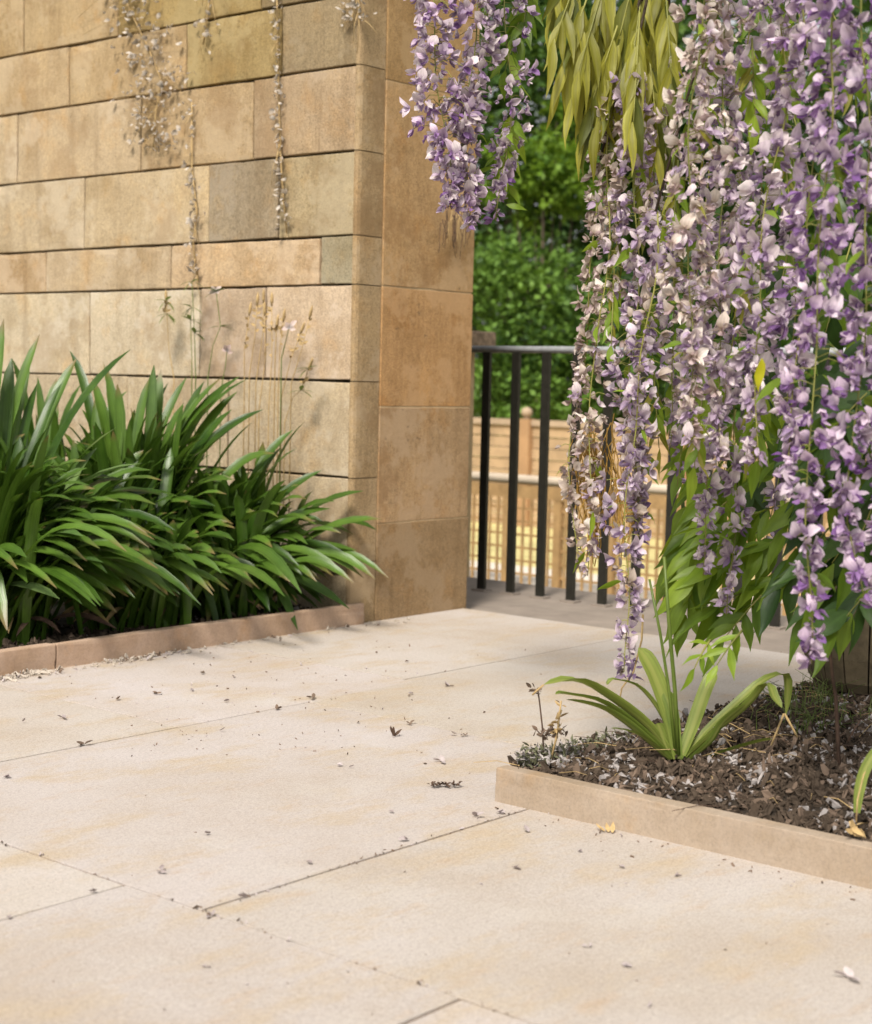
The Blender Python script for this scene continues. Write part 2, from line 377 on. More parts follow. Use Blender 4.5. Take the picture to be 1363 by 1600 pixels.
# ------------------------------------------------------------------ stone wall (face on x = 4.80, end on y = 4.47)
wall = empty('stone_wall', (5.17, 6.0, 0))
tag(wall, 'honey coloured ashlar sandstone wall with dark joints ending in a squared end', 'wall')
def wpart(name, me, col):
    o = link(name, me, wall); o.matrix_parent_inverse = Matrix.Translation(-wall.location)
    o.color = (*col, 1); return o
mb = MB(); mb.box(4.822, 5.50, 4.60, 10.0, -0.3, 3.8); o = mb.obj('mortar_core', M_mortar, wall, smooth=False); o.matrix_parent_inverse = Matrix.Translation(-wall.location)
ZC = [-0.05, 0.20, 0.597, 0.99, 1.380, 1.576, 1.912, 2.248, 2.53, 2.86, 3.2, 3.55]
YJ = [[5.3, 6.1, 7.0], [5.0, 5.75, 6.6, 7.4], [5.22, 5.9, 6.7, 7.6], [4.994, 5.409, 6.18, 7.0], [4.68, 5.605, 6.517, 7.3],
      [4.925, 5.357, 6.224, 7.1], [5.087, 5.821, 6.752, 7.5], [4.925, 5.518, 6.346, 7.2], [5.05, 5.99, 6.703, 7.5], [4.9, 5.6, 6.4, 7.3], [5.1, 5.9, 6.8, 7.6]]
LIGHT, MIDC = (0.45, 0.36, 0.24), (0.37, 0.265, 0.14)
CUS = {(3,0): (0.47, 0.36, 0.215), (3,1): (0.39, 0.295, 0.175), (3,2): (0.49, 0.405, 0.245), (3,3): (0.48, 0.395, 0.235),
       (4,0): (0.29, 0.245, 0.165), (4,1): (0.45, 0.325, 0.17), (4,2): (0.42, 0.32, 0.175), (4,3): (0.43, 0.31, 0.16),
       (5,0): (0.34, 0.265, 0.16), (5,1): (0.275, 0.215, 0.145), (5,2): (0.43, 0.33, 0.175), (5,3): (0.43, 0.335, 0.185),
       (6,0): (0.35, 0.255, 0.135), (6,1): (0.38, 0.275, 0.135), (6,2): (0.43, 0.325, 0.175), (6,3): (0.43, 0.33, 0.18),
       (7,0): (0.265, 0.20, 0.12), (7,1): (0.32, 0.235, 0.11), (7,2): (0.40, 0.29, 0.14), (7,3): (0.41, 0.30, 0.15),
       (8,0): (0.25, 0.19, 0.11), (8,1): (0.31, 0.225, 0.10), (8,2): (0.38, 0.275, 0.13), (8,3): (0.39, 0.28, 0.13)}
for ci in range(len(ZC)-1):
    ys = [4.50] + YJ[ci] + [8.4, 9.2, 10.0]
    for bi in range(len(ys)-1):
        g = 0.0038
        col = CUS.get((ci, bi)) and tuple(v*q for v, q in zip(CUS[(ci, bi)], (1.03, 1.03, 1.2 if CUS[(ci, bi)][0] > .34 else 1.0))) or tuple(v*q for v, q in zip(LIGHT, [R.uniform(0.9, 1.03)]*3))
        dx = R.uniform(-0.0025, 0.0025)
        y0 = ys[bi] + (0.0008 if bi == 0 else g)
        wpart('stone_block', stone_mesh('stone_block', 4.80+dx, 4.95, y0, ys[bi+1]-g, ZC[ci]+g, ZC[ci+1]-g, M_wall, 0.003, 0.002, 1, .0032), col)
# narrow rounded quoin strip at the corner
QZ = [-0.1, 0.25, 0.597, 0.99, 1.380, 1.576, 1.912, 2.248, 2.86, 3.55]
for i in range(len(QZ)-1):
    mbq = MB(); z0, z1 = QZ[i]+0.002, QZ[i+1]-0.002
    prof = [(4.97, 4.499)]
    r_ = 0.028
    prof = [(4.801, 4.499), (4.801, 4.474+r_*0.6), (4.806, 4.474+r_*0.25), (4.818, 4.4755), (4.84, 4.474), (4.949, 4.474), (4.949, 4.499)]
    n0 = 0; k = len(prof)
    for z in (z0, z1):
        for x, y in prof: mbq.v.append((x + R.uniform(-.0008, .0008), y + R.uniform(-.0006, .0006), z))
    for j in range(k): mbq.f.append((j, (j+1) % k, k+(j+1) % k, k+j)); mbq.m.append(0)
    mbq.f.append(tuple(reversed(range(k)))); mbq.f.append(tuple(range(k, 2*k))); mbq.m += [0, 0]
    sh = R.uniform(0.94, 1.05)
    wpart('corner_strip', mbq.mesh('corner_strip', M_end, False), (0.33*sh, 0.235*sh, 0.130*sh))
# end face stones
EZ = [-0.1, 0.405, 0.888, 1.383, 2.21, 2.9, 3.55]
EC = [(0.275, 0.185, 0.098), (0.36, 0.24, 0.13), (0.405, 0.24, 0.108), (0.39, 0.25, 0.122), (0.35, 0.225, 0.105), (0.35, 0.23, 0.11)]
for i in range(len(EZ)-1):
    wpart('end_stone', stone_mesh('end_stone', 4.9515, 5.545+R.uniform(-.006, .006), 4.468, 5.05, EZ[i]+0.0022, EZ[i+1]-0.0022, M_end, 0.0025, 0.0008, 2, .0016), EC[i])
mb = MB(); mb.box(4.955, 5.53, 4.4705, 5.04, -0.1, 3.5); o = mb.obj('end_core', plain('pale lime mortar', (0.42, 0.31, 0.18), 0.95), wall, smooth=False); o.matrix_parent_inverse = Matrix.Translation(-wall.location)

# ------------------------------------------------------------------ kerbs and beds
k1 = empty('planter_kerb', (3.8, 4.45, 0)); tag(k1, 'low brown stone kerb below the dark green strap leaves by the wall', 'kerb')
def kpart(root, me, col):
    o = link('kerb_stone', me, root); o.matrix_parent_inverse = Matrix.Translation(-root.location); o.color = (*col, 1)
yk = 4.447
for x0, x1 in ((0.2, 1.6), (1.6, 3.325), (3.325, 4.86)):
    kpart(k1, stone_mesh('kerb_stone', x0+0.002, x1-0.002, yk, yk+0.05, -0.04, 0.086, M_kerb, 0.005, 0.002, 2, .004), (0.44, 0.315, 0.23))
k2 = empty('bed_kerb', (3.05, 1.6, 0)); tag(k2, 'pale sandy stone kerb edging the mulched bed under the wisteria', 'kerb')
kpart(k2, stone_mesh('kerb_stone', 3.02, 3.066, 0.12, 2.33, -0.04, 0.083, M_kerb, 0.003, 0.001, 2, .0025), (0.345, 0.275, 0.208))
kpart(k2, stone_mesh('kerb_stone', 3.02, 3.066, -0.9, 0.117, -0.04, 0.083, M_kerb, 0.003, 0.001, 2, .0025), (0.345, 0.275, 0.208))
kpart(k2, stone_mesh('kerb_stone', 3.069, 4.6, 2.285, 2.33, -0.04, 0.060, M_kerb, 0.003, 0.001, 2), (0.345, 0.275, 0.208))

def heap(name, x0, x1, y0, y1, nx, ny, hf, mat, kind):
    mb = MB()
    for i in range(nx+1):
        for j in range(ny+1):
            x = x0+(x1-x0)*i/nx; y = y0+(y1-y0)*j/ny; mb.v.append((x, y, hf(x, y)))
    for i in range(nx):
        for j in range(ny):
            a = i*(ny+1)+j; mb.f.append((a, a+ny+1, a+ny+2, a+1)); mb.m.append(0)
    o = mb.obj(name, mat); o['kind'] = kind; return o
def hsoil(x, y): return 0.045 + 0.018*noise.noise((x*3, y*3, 1)) + 0.012*noise.noise((x*11, y*11, 4))
heap('soil', 0.2, 4.795, 4.495, 8.4, 90, 80, hsoil, M_soil, 'structure')
def hmul(x, y):
    e = min(x-3.066, 2.31-y, 0.5); e = max(0.0, min(1.0, e/0.30)); e = e*e*(3-2*e)
    return 0.070 + 0.055*e + 0.022*noise.noise((x*5, y*5, 7))*e + 0.010*noise.noise((x*17, y*17, 2))
heap('mulch_bed', 3.064, 5.2, -0.9, 2.31, 110, 150, hmul, M_soil, 'structure')

M_chip = leaf_mat('bark chips', (0.018, 0.012, 0.008), (0.085, 0.062, 0.044), 0.9, 0.0, spec=0.15, scale=70)
M_chip2 = leaf_mat('grey chips and old petals', (0.10, 0.085, 0.078), (0.42, 0.38, 0.36), 0.9, 0.0, spec=0.15, scale=60)
def chips(name, n, fx, mats, weights, smin, smax, seed):
    rr = random.Random(seed); mb = MB()
    for _ in range(n):
        x, y, z = fx(rr); L = rr.uniform(smin, smax)*rr.choice((0.7, 1, 1, 1.5)); wd = L*rr.uniform(0.14, 0.55); th = L*rr.uniform(0.06, 0.2)
        a = rr.uniform(0, 2*pi); ti = rr.gauss(0, 0.5); rl = rr.gauss(0, 0.5)
        M3 = Matrix.Rotation(a, 3, 'Z') @ Matrix.Rotation(ti, 3, 'Y') @ Matrix.Rotation(rl, 3, 'X')
        mi = rr.choices(range(len(mats)), weights)[0]
        if mi == 1 and noise.noise((x*7, y*7, seed)) < -.02: mi = 0
        n0 = len(mb.v)
        sh = [(-1, -.5, 0), (-.2, -1, .3), (1, -.4, 0), (.8, .6, .2), (-.1, 1, 0), (-.9, .5, .25)]
        c = Vector((x, y, z + abs(ti)*L*0.3))
        for px, py, pz in sh:
            mb.v.append(tuple(c + M3 @ Vector((px*L*.5*rr.uniform(.8, 1.1), py*wd*.5*rr.uniform(.7, 1.1), pz*L*.25+th))))
        for px, py, pz in sh[::2]: mb.v.append(tuple(c + M3 @ Vector((px*L*.5, py*wd*.5, pz*L*.25-th))))
        mb.f += [(n0, n0+1, n0+2, n0+3), (n0, n0+3, n0+4, n0+5), (n0, n0+6, n0+7, n0+2, n0+1), (n0+2, n0+7, n0+8, n0+4, n0+3), (n0+4, n0+8, n0+6, n0, n0+5)]; mb.m += [mi]*5
    o = mb.obj(name, mats, smooth=False); o['kind'] = 'stuff'; return o
def f_m(rr):
    while True:
        x = 3.075 + abs(rr.gauss(0, 0.8)) if rr.random() < .5 else rr.uniform(3.075, 4.7)
        y = 2.335 - abs(rr.gauss(0, 0.7)) if rr.random() < .5 else rr.uniform(0.6, 2.335)
        if x < 4.9: return x, y, hmul(x, min(y, 2.3)) + 0.003
tag(chips('bark_mulch', 24000, f_m, [M_chip, M_chip2, M_brownleaf], [6, 2.2, 2], 0.007, 0.027, 5), 'loose dark bark chips mixed with old grey petals filling the bed', 'mulch')
def f_b(rr):
    x = rr.uniform(2.6, 4.75); y = 4.50 + abs(rr.gauss(0, .25)); return x, min(y, 6.0), hsoil(x, y) + 0.004
tag(chips('leaf_litter', 2600, f_b, [M_chip, M_brownleaf, M_chip2], [9, 1.5, 0.3], 0.012, 0.032, 6), 'dark leaf litter on the soil under the strap leaved plants', 'leaf litter')
M_grit = leaf_mat('grit', (0.20, 0.16, 0.12), (0.50, 0.44, 0.37), 0.9, 0.0, scale=90)
def f_g(rr):
    t = rr.random()
    x = rr.choices((rr.gauss(3.13, .06), rr.gauss(3.22, .05), rr.gauss(3.58, .05), rr.gauss(3.75, .07), rr.uniform(2.9, 5.4)), (4, 2, 3, 3, 5))[0]
    y = 4.44 - abs(rr.gauss(0, 0.035)); return x, y, 0.004
tag(chips('grit', 300, f_g, [M_grit, M_brownleaf, M_greypet], [6, 2, 1], 0.007, 0.022, 8), 'pale grit and crumbs swept against the foot of the planter kerb', 'grit')

# ------------------------------------------------------------------ railing, pier, trellis, fence
rail = empty('iron_railing', (6.16, 4.4, 0)); tag(rail, 'black iron railing with flat upright bars and a grey round handrail', 'railing')
def rp(o): o.matrix_parent_inverse = Matrix.Translation(-rail.location); return o
mb = MB(); mb.tube([(6.16, 5.45, 1.158), (6.16, 2.2, 1.158)], 0.017, 8); rp(mb.obj('handrail', M_rail, rail))
bar_me = None
for i in range(14):
    y = 4.868 - 0.177*i
    if bar_me is None:
        b_ = MB(); b_.box(-0.009, 0.009, -0.0215, 0.0215, -0.02, 1.143); bar_me = b_.mesh('bar', M_iron, False)
    rp(link('bar', bar_me, rail, loc=(6.16, y, 0)))
foot_me = None
for i in range(14):
    if foot_me is None:
        b_ = MB(); b_.box(-0.03, 0.03, -0.04, 0.04, -0.016, -0.006); foot_me = b_.mesh('foot_plate', M_terrace, False)
    rp(link('foot_plate', foot_me, rail, loc=(6.16, 4.868-0.177*i, 0)))

px7 = on_x(742, 620, 7.26); pc7 = on_x(776, 530, 7.32)
gp = empty('gate_pier', (7.0, px7.y+0.2, -0.5)); tag(gp, 'slim pale stone pier with a pitted cap behind the railing', 'pier')
def gpp(o): o.matrix_parent_inverse = Matrix.Translation(-gp.location); return o
zt, zb = on_x(755, 516, 7.0).z, on_x(755, 546, 7.0).z
gpp(link('shaft', stone_mesh('shaft', 7.02, 7.26, px7.y, px7.y+0.40, -0.5, zb-0.001, M_shaft, 0.006), gp))
gpp(link('cap_stone', stone_mesh('cap_stone', 6.94, 7.32, pc7.y, px7.y+0.5, zb, zt, M_pitted, 0.010, 0.004, 2), gp))

TX = 9.4
tr = empty('garden_trellis', (TX, 6.6, -0.5)); tag(tr, 'low brown square trellis panel under a pale rounded rail beyond the railing', 'trellis')
def tp(o): o.matrix_parent_inverse = Matrix.Translation(-tr.location); return o
mb = MB(); mb.tube([(TX, 8.6, 0.300), (TX, 3.4, 0.300)], 0.036, 10); tp(mb.obj('rail_cap', M_cap, tr))
mb = MB(); mb.box(TX-0.02, TX+0.02, 3.4, 8.6, 0.165, 0.258); tp(mb.obj('top_board', M_trellis, tr, smooth=False))
vme = hme = pme = None
for i in range(68):
    y = 8.58 - 0.0765*i
    if i % 6 == 0:
        if pme is None: b_ = MB(); b_.box(-0.026, 0.026, -0.03, 0.03, -0.5, 0.163); pme = b_.mesh('post', M_trellis, False)
        tp(link('post', pme, tr, loc=(TX+0.004, y, 0)))
    else:
        if vme is None: b_ = MB(); b_.box(-0.020, -0.006, -0.009, 0.009, -0.5, 0.163); vme = b_.mesh('batten', M_trellis, False)
        tp(link('batten', vme, tr, loc=(TX, y, 0)))
for j in range(7):
    if hme is None: b_ = MB(); b_.box(-0.004, 0.010, 3.4, 8.6, -0.008, 0.008); hme = b_.mesh('cross_batten', M_trellis, False)
    tp(link('cross_batten', hme, tr, loc=(TX, 0, 0.09 - j*0.096)))

FX = 13.6
fz = on_x(735, 655, FX).z; fy0 = on_x(600, 700, FX).y; fpost = on_x(822, 690, FX).y
fn = empty('board_fence', (FX, fpost, -0.5)); tag(fn, 'tan horizontal board fence with pale capping below the trees', 'fence')
def fp(o): o.matrix_parent_inverse = Matrix.Translation(-fn.location); return o
pn = 1.9; nb = 9; sme = None
for k in range(-3, 6):
    yc = fpost - k*pn
    if k < 5:
        for j in range(nb):
            if sme is None: b_ = MB(); b_.box(0, 0.025, -pn+0.085, -0.085, 0.004, (fz-0.04+0.5)/nb-0.004); sme = b_.mesh('fence_board', M_fence, False)
            fp(link('fence_board', sme, fn, loc=(FX + 0.012*(j % 2), yc, -0.5 + j*(fz-0.04+0.5)/nb)))
        b_ = MB(); b_.box(FX-0.03, FX+0.06, yc-pn+0.083, yc-0.083, fz-0.04, fz+0.02); fp(b_.obj('capping', M_fcap, fn, smooth=False))
    b_ = MB(); b_.box(FX-0.06, FX+0.06, yc-0.08, yc+0.08, -0.5, fz+0.03); po = fp(b_.obj('fence_post', M_fpost, fn, smooth=False))
    b_ = MB(); b_.tube([(FX, yc, fz+0.032+h) for h in (0, .015, .02, .045, .075, .105, .12)], [.045, .03, .04, .058, .06, .045, .01], 10)
    ba = b_.obj('finial', M_fcap, po)

# ------------------------------------------------------------------ trees beyond
def tree(name, label, cat, base, blobs, mats, wts, nleaf, leaf, seed, group=None, trunk_r=0.12):
    rr = random.Random(seed)
    t = empty(name, base); tag(t, label, cat, group)
    mb = MB(); top = Vector(blobs[0][0])
    b0 = Vector(base)
    mb.tube([b0, b0.lerp(top, .4)+Vector((rr.uniform(-.1, .1), rr.uniform(-.1, .1), 0)), top], [trunk_r, trunk_r*.7, trunk_r*.3], 7)
    for c, r in blobs[1:]:
        mb.tube([b0.lerp(top, rr.uniform(.3, .6)), b0.lerp(Vector(c), .7), Vector(c)], [trunk_r*.5, trunk_r*.3, trunk_r*.12], 5)
    o = mb.obj('trunk', M_bark, t); o.matrix_parent_inverse = Matrix.Translation(-b0)
    mb = MB(); tot = sum(r**2 for c, r in blobs)
    for c, r in blobs:
        c = Vector(c); nclump = max(6, int(nleaf*r*r/tot/22))
        for _ in range(nclump):
            v = Vector((rr.gauss(0, 1), rr.gauss(0, 1), rr.gauss(0, 1))).normalized()
            cc = c + v*r*rr.uniform(.45, 1.02); cr = r*rr.uniform(.14, .3)
            mi = rr.choices(range(len(mats)), wts)[0]
            for _ in range(22):
                p = cc + Vector((rr.gauss(0, .5), rr.gauss(0, .5), rr.gauss(0, .4)))*cr
                L = leaf*rr.uniform(.6, 1.3); d = (v*.5 + Vector((rr.gauss(0, .6), rr.gauss(0, .6), rr.gauss(-.25, .5)))).normalized()
                s = d.cross(Vector((rr.gauss(0, .4), rr.gauss(0, .4), 1))).normalized()
                mb.quad(p, p+d*L*.5+s*L*.28, p+d*L, p+d*L*.5-s*L*.28, mi if rr.random() < .85 else 0)
    o = mb.obj('crown', mats, t, smooth=False); o.matrix_parent_inverse = Matrix.Translation(-b0); return t
def B(x, y, d, r): return (at(x, y, d), r)
M_t1 = leaf_mat('tree leaf dark', (0.018, 0.050, 0.010), (0.06, 0.125, 0.022), 0.6, 0.3, (0.08, 0.14, 0.02), scale=1.2)
M_t2 = leaf_mat('tree leaf mid', (0.05, 0.125, 0.015), (0.15, 0.26, 0.04), 0.6, 0.38, (0.18, 0.28, 0.03), scale=1.2)
M_t2b = leaf_mat('bush leaf', (0.08, 0.175, 0.025), (0.21, 0.35, 0.06), 0.6, 0.35, (0.18, 0.28, 0.03), scale=1.6)
M_t3 = leaf_mat('tree leaf bright', (0.13, 0.24, 0.02), (0.26, 0.38, 0.04), 0.6, 0.4, (0.25, 0.36, 0.03), scale=1.5)
g0 = lambda x, d: Vector((at(x, 700, d).x, at(x, 700, d).y, -0.5))
tree('broadleaf_tree', 'tall dark broadleaf tree rising behind the board fence left of the curtain', 'tree', g0(800, 24),
     [B(800, 120, 24, 2.0), B(700, 60, 24.5, 2.0), B(880, 330, 24, 1.3), B(780, 380, 24.5, 1.4), B(920, 60, 24, 2.0), B(700, 300, 25, 1.8)], [M_t1, M_t2], [7, 3], 20000, .15, 21, 'trees beyond the fence')
tree('broadleaf_tree', 'broadleaf tree half hidden behind the middle of the flower curtain', 'tree', g0(1080, 25),
     [B(1080, 180, 25, 2.4), B(1000, 330, 25, 1.9), B(1130, 420, 25, 1.8), B(960, 500, 24, 1.2)], [M_t1, M_t2], [6, 4], 9000, .22, 22, 'trees beyond the fence')
tree('broadleaf_tree', 'dark tree seen in gaps at the right edge behind the purple flowers', 'tree', g0(1330, 23),
     [B(1330, 200, 23, 2.6), B(1260, 480, 22, 1.8), B(1400, 520, 22, 1.9)], [M_t1, M_t2], [7, 3], 9000, .22, 23, 'trees beyond the fence')
tree('lime_shrub', 'bright lime green leafy shrub lit by the sun beyond the railing', 'shrub', g0(850, 22),
     [B(850, 265, 21.6, .55), B(800, 240, 21.7, .35), B(900, 285, 21.7, .5), B(835, 310, 21.9, .35), B(770, 300, 21.6, .25), B(870, 190, 22, .3)], [M_t3, M_t2], [8, 2], 3800, .11, 24, trunk_r=.05)
tree('green_bush', 'mid green rounded bush just above the board fence', 'shrub', g0(800, 20.4),
     [B(800, 490, 20.4, 1.0), B(760, 590, 20, .7), B(870, 520, 20.4, 1.0), B(740, 470, 20.4, .8), B(930, 590, 20, .8), B(840, 620, 19.6, .5)], [M_t2b, M_t2, M_t1], [6, 3, 1.5], 15000, .105, 25, trunk_r=.06)
tree('green_bush', 'spreading green bush behind the fence under the flower curtain', 'shrub', g0(1120, 20.4),
     [B(1120, 560, 20.4, 1.3), B(1020, 600, 20, 1.0), B(1240, 600, 20, 1.1)], [M_t2, M_t1], [6, 4], 5000, .16, 26, trunk_r=.06)
# a distant wood that closes the view
rr = random.Random(31); mb = MB()
for _ in range(15000):
    a = rr.uniform(radians(-25), radians(80)); d = rr.uniform(32, 38); z = rr.uniform(-.5, 13)
    p = Vector((cos(a)*d, sin(a)*d, z)); L = rr.uniform(.5, .95)
    dd = Vector((rr.gauss(0, 1), rr.gauss(0, 1), rr.gauss(-.3, .6))).normalized(); s = dd.cross(Vector((rr.gauss(0, .5), rr.gauss(0, .5), 1))).normalized()
    mb.quad(p, p+dd*L*.5+s*L*.33, p+dd*L, p+dd*L*.5-s*L*.33)
o = mb.obj('distant_wood', M_t1, smooth=False); tag(o, 'far dark wood closing the view behind the garden trees', 'wood', kind='stuff')

# ------------------------------------------------------------------ strap leaved plants
def agprof(t): return min(1.0, .60+1.1*t) * (1.0 if t < .74 else max(.05, 1-((t-.74)/.26)**2.6))
def strap_leaf(root, name, p0, p2, lift, width, mat, rr, n=12, sag=0.0):
    p0, p2 = Vector(p0), Vector(p2)
    h = Vector((p2.x-p0.x, p2.y-p0.y, 0)); up = max(p2.z-p0.z, 0)
    p1 = p0 + h*.34 + Vector((0, 0, max(up*.62, 0) + lift))
    pts = []
    for i in range(n):
        t = i/(n-1); q = p0*(1-t)**2 + p1*2*t*(1-t) + p2*t*t
        q += Vector((noise.noise((p2.x*9+t*2, p2.y*9, 1)), noise.noise((p2.x*9, p2.y*9+t*2, 3)), 0))*0.015*t
        pts.append(q)
    h = Vector((p2.x-p0.x, p2.y-p0.y, 0))
    side = Vector((-h.y, h.x, 0)).normalized() if h.length > .03 else Vector((rr.uniform(-1, 1), rr.uniform(-1, 1), 0)).normalized()
    cv = CAM - p0; cs = Vector((-cv.y, cv.x, 0)).normalized()
    if side.dot(cs) < 0: side = -side
    cz = side.dot(FWD); side = (side + cs*rr.uniform(0.1, .9) + Vector((0, 0, rr.uniform(.25, 1.0)*cz))).normalized()
    mb = MB(); mb.strap(pts, width, agprof, side, rr.uniform(.12, .42))
    o = mb.obj(name, mat, root); o.matrix_parent_inverse = Matrix.Translation(-root.location); return o

def clump(label, base, tips, nfill, fill_r, fill_h, seed, mats=(M_agap,), front=(-60, 60)):
    rr = random.Random(seed); base = Vector(base)
    root = empty('strap_leaved_plant', base); tag(root, label, 'plant', 'strap leaved plants in the wall bed')
    for tp_ in tips:
        px, py, dd = tp_[:3]; d0 = (base-CAM).dot(FWD)
        tip = at(px, py, d0+dd)
        b0 = base + Vector((rr.gauss(0, .07), rr.gauss(0, .07), -.02))
        L = (tip-b0).length; hor = Vector((tip.x-b0.x, tip.y-b0.y)).length
        lift = tp_[3] if len(tp_) > 3 else (0.06 + 0.75*hor*max(0.25, 1-max(0, tip.z-b0.z)/max(L, .01)))
        wd = tp_[4] if len(tp_) > 4 else rr.uniform(.034, .052)
        strap_leaf(root, 'leaf', b0, tip, lift, wd, tp_[5] if len(tp_) > 5 else mats[0], rr)
    RH = Vector((RGT.x, RGT.y, 0)).normalized(); FH = Vector((FWD.x, FWD.y, 0)).normalized()
    for _ in range(nfill):
        th = radians(rr.uniform(*front)); b0 = base + Vector((rr.gauss(0, .09), rr.gauss(0, .08), -.02))
        ln = fill_h*rr.uniform(.6, 1.0); sid = sin(th)*ln*fill_r; hh = max(.02, cos(th))*ln
        near = abs(rr.gauss(0, .22))*(.3+abs(sin(th))*.6) if rr.random() < .75 else -rr.uniform(0, .15)
        tip = b0 + RH*sid - FH*near + Vector((0, 0, hh*(1-.25*min(1, near))))
        if tip.x > 4.76 and tip.y > 4.5: tip.x = 4.76 - rr.uniform(0, .06)
        if tip.y < 4.52 and tip.z < .22: tip.z = .22
        hor = Vector((tip.x-b0.x, tip.y-b0.y)).length
        strap_leaf(root, 'leaf', b0, tip, .05+.55*hor, rr.uniform(.032, .050), rr.choice(mats), rr)
    for _ in range(9):      # a few dead blades slumped at the foot
        th = rr.uniform(-1.4, 1.4); b0 = base + Vector((rr.gauss(0, .1), rr.gauss(0, .08), 0)); ln = rr.uniform(.2, .42)
        tip = b0 + RH*sin(th)*ln - FH*abs(cos(th))*ln*.6
        if tip.y < 4.55: tip.y = 4.55
        if tip.x > 4.74: tip.x = 4.74
        tip.z = .09; strap_leaf(root, 'dead_leaf', b0, tip, .12, rr.uniform(.018, .03), M_straw if rr.random() < .5 else M_twig, rr)
    return root
G2 = M_agap2
clump('strap leaved plant at the left edge with pale arching leaves in front', (3.36, 4.88, .05),
      [(66, 522, .1), (5, 498, .0), (-25, 540, 0), (100, 598, .1), (118, 560, .2), (180, 668, .05, .1, .05), (222, 724, -.1, .18, .052, G2), (122, 742, -.15, .14, .05, G2), (205, 546, .2),
       (184, 848, -.2, .16, .05, G2), (165, 879, -.25, .2, .05, G2), (75, 783, -.1, .2, .045, G2), (128, 838, -.3, .22, .05, G2), (92, 936, -.3, .2, .055, G2), (120, 795, -.2, .13, .05, G2), (40, 910, -.3, .25, .05),
       (12, 985, -.33, .55, .075), (30, 640, -.1), (60, 600, .1), (20, 560, .1), (-30, 700, -.1), (-40, 800, -.2), (45, 560, .2), (150, 700, .1, .1, .045, G2)], 225, .85, .82, 41, front=(-30, 85))
clump('tall upright strap leaved plant in the middle of the bed', (4.06, 5.02, .05),
      [(107, 548, .2), (166, 572, .1), (145, 590, .1), (182, 600, 0), (165, 566, .2), (240, 570, 0), (252, 578, .1), (265, 598, .1), (233, 590, 0), (290, 590, .1), (320, 596, .1), (346, 590, .1), (372, 612, .1), (388, 592, .05), (376, 588, .1),
       (210, 640, 0), (330, 630, 0), (300, 690, -.2), (270, 710, -.25), (225, 690, -.1), (350, 680, -.1), (200, 700, -.2), (395, 660, 0), (290, 630, 0), (185, 650, 0), (130, 640, .1), (150, 620, .1), (310, 660, 0), (410, 640, .1), (262, 650, -.1), (362, 640, 0)], 255, .75, .86, 42, front=(-65, 55))
clump('strap leaved plant fanning its long leaves out across the wall corner', (4.40, 4.80, .05),
      [(480, 657, .0), (470, 700, -.05), (462, 672, .0), (500, 735, .02, .1), (430, 762, -.1), (440, 776, -.1), (516, 795, -.05, .16), (567, 767, .0, .16, .045), (598, 811, -.03, .18, .045), (558, 860, -.08, .2, .048), (545, 952, -.15, .34, .05), (468, 985, -.22, .36, .045),
       (420, 955, -.25, .26), (323, 974, -.3, .33, .05), (310, 916, -.25, .25), (500, 905, -.12, .25), (476, 895, -.15, .2), (335, 850, -.2, .16), (205, 890, -.1, .3, .045), (360, 860, -.2, .2), (440, 700, 0), (410, 690, 0), (395, 740, -.1), (420, 720, -.05), (520, 880, -.1, .25), (490, 840, -.1, .2), (455, 850, -.15, .2), (400, 800, -.15, .2), (350, 760, -.1), (378, 720, -.1), (530, 830, -.05, .2), (450, 930, -.2, .3), (280, 870, -.15, .25)], 245, .80, .66, 43, front=(-75, 100))
clump('strap leaved plant growing at the back against the wall', (4.25, 5.75, .05), [(90, 590, .1), (20, 560, 0), (130, 600, 0), (60, 590, 0), (200, 610, 0)], 150, .8, .85, 44, front=(-60, 60))

clump('lower strap leaved plant filling the shade between the left and right mounds', (3.93, 4.80, .05), [(300, 760, -.05), (250, 740, 0), (190, 760, 0), (330, 800, -.05), (160, 800, -.05), (215, 720, .1), (270, 700, .1)], 210, .9, .52, 45, front=(-80, 80))

# small lobed plant by the kerb
sp_ = empty('lobed_seedling', on_z(190, 960, .05)); tag(sp_, 'small yellow green seedling with lobed leaves low behind the planter kerb', 'plant')
for (px, py) in ((180, 930), (200, 955), (218, 935), (228, 928), (165, 960), (205, 975), (190, 940), (212, 948)):
    d0 = (sp_.location-CAM).dot(FWD) - .12; p = at(px, py, d0)
    mb = MB()
    for q in range(5):
        a = q*1.1-2.2; mb.petal(p, RGT*sin(a)+UPV*cos(a)*.8-FWD*.2, -FWD+UPV*.6, .028, .022, [.4, 1, 1, .4], .2, -.1)
    o = mb.obj('leaf', M_leafl, sp_); o.matrix_parent_inverse = Matrix.Translation(-sp_.location)
    mb = MB(); mb.tube([sp_.location, sp_.location.lerp(p, .5)+Vector((0, 0, .02)), p], .002, 4); o = mb.obj('stem', M_weed, sp_); o.matrix_parent_inverse = Matrix.Translation(-sp_.location)

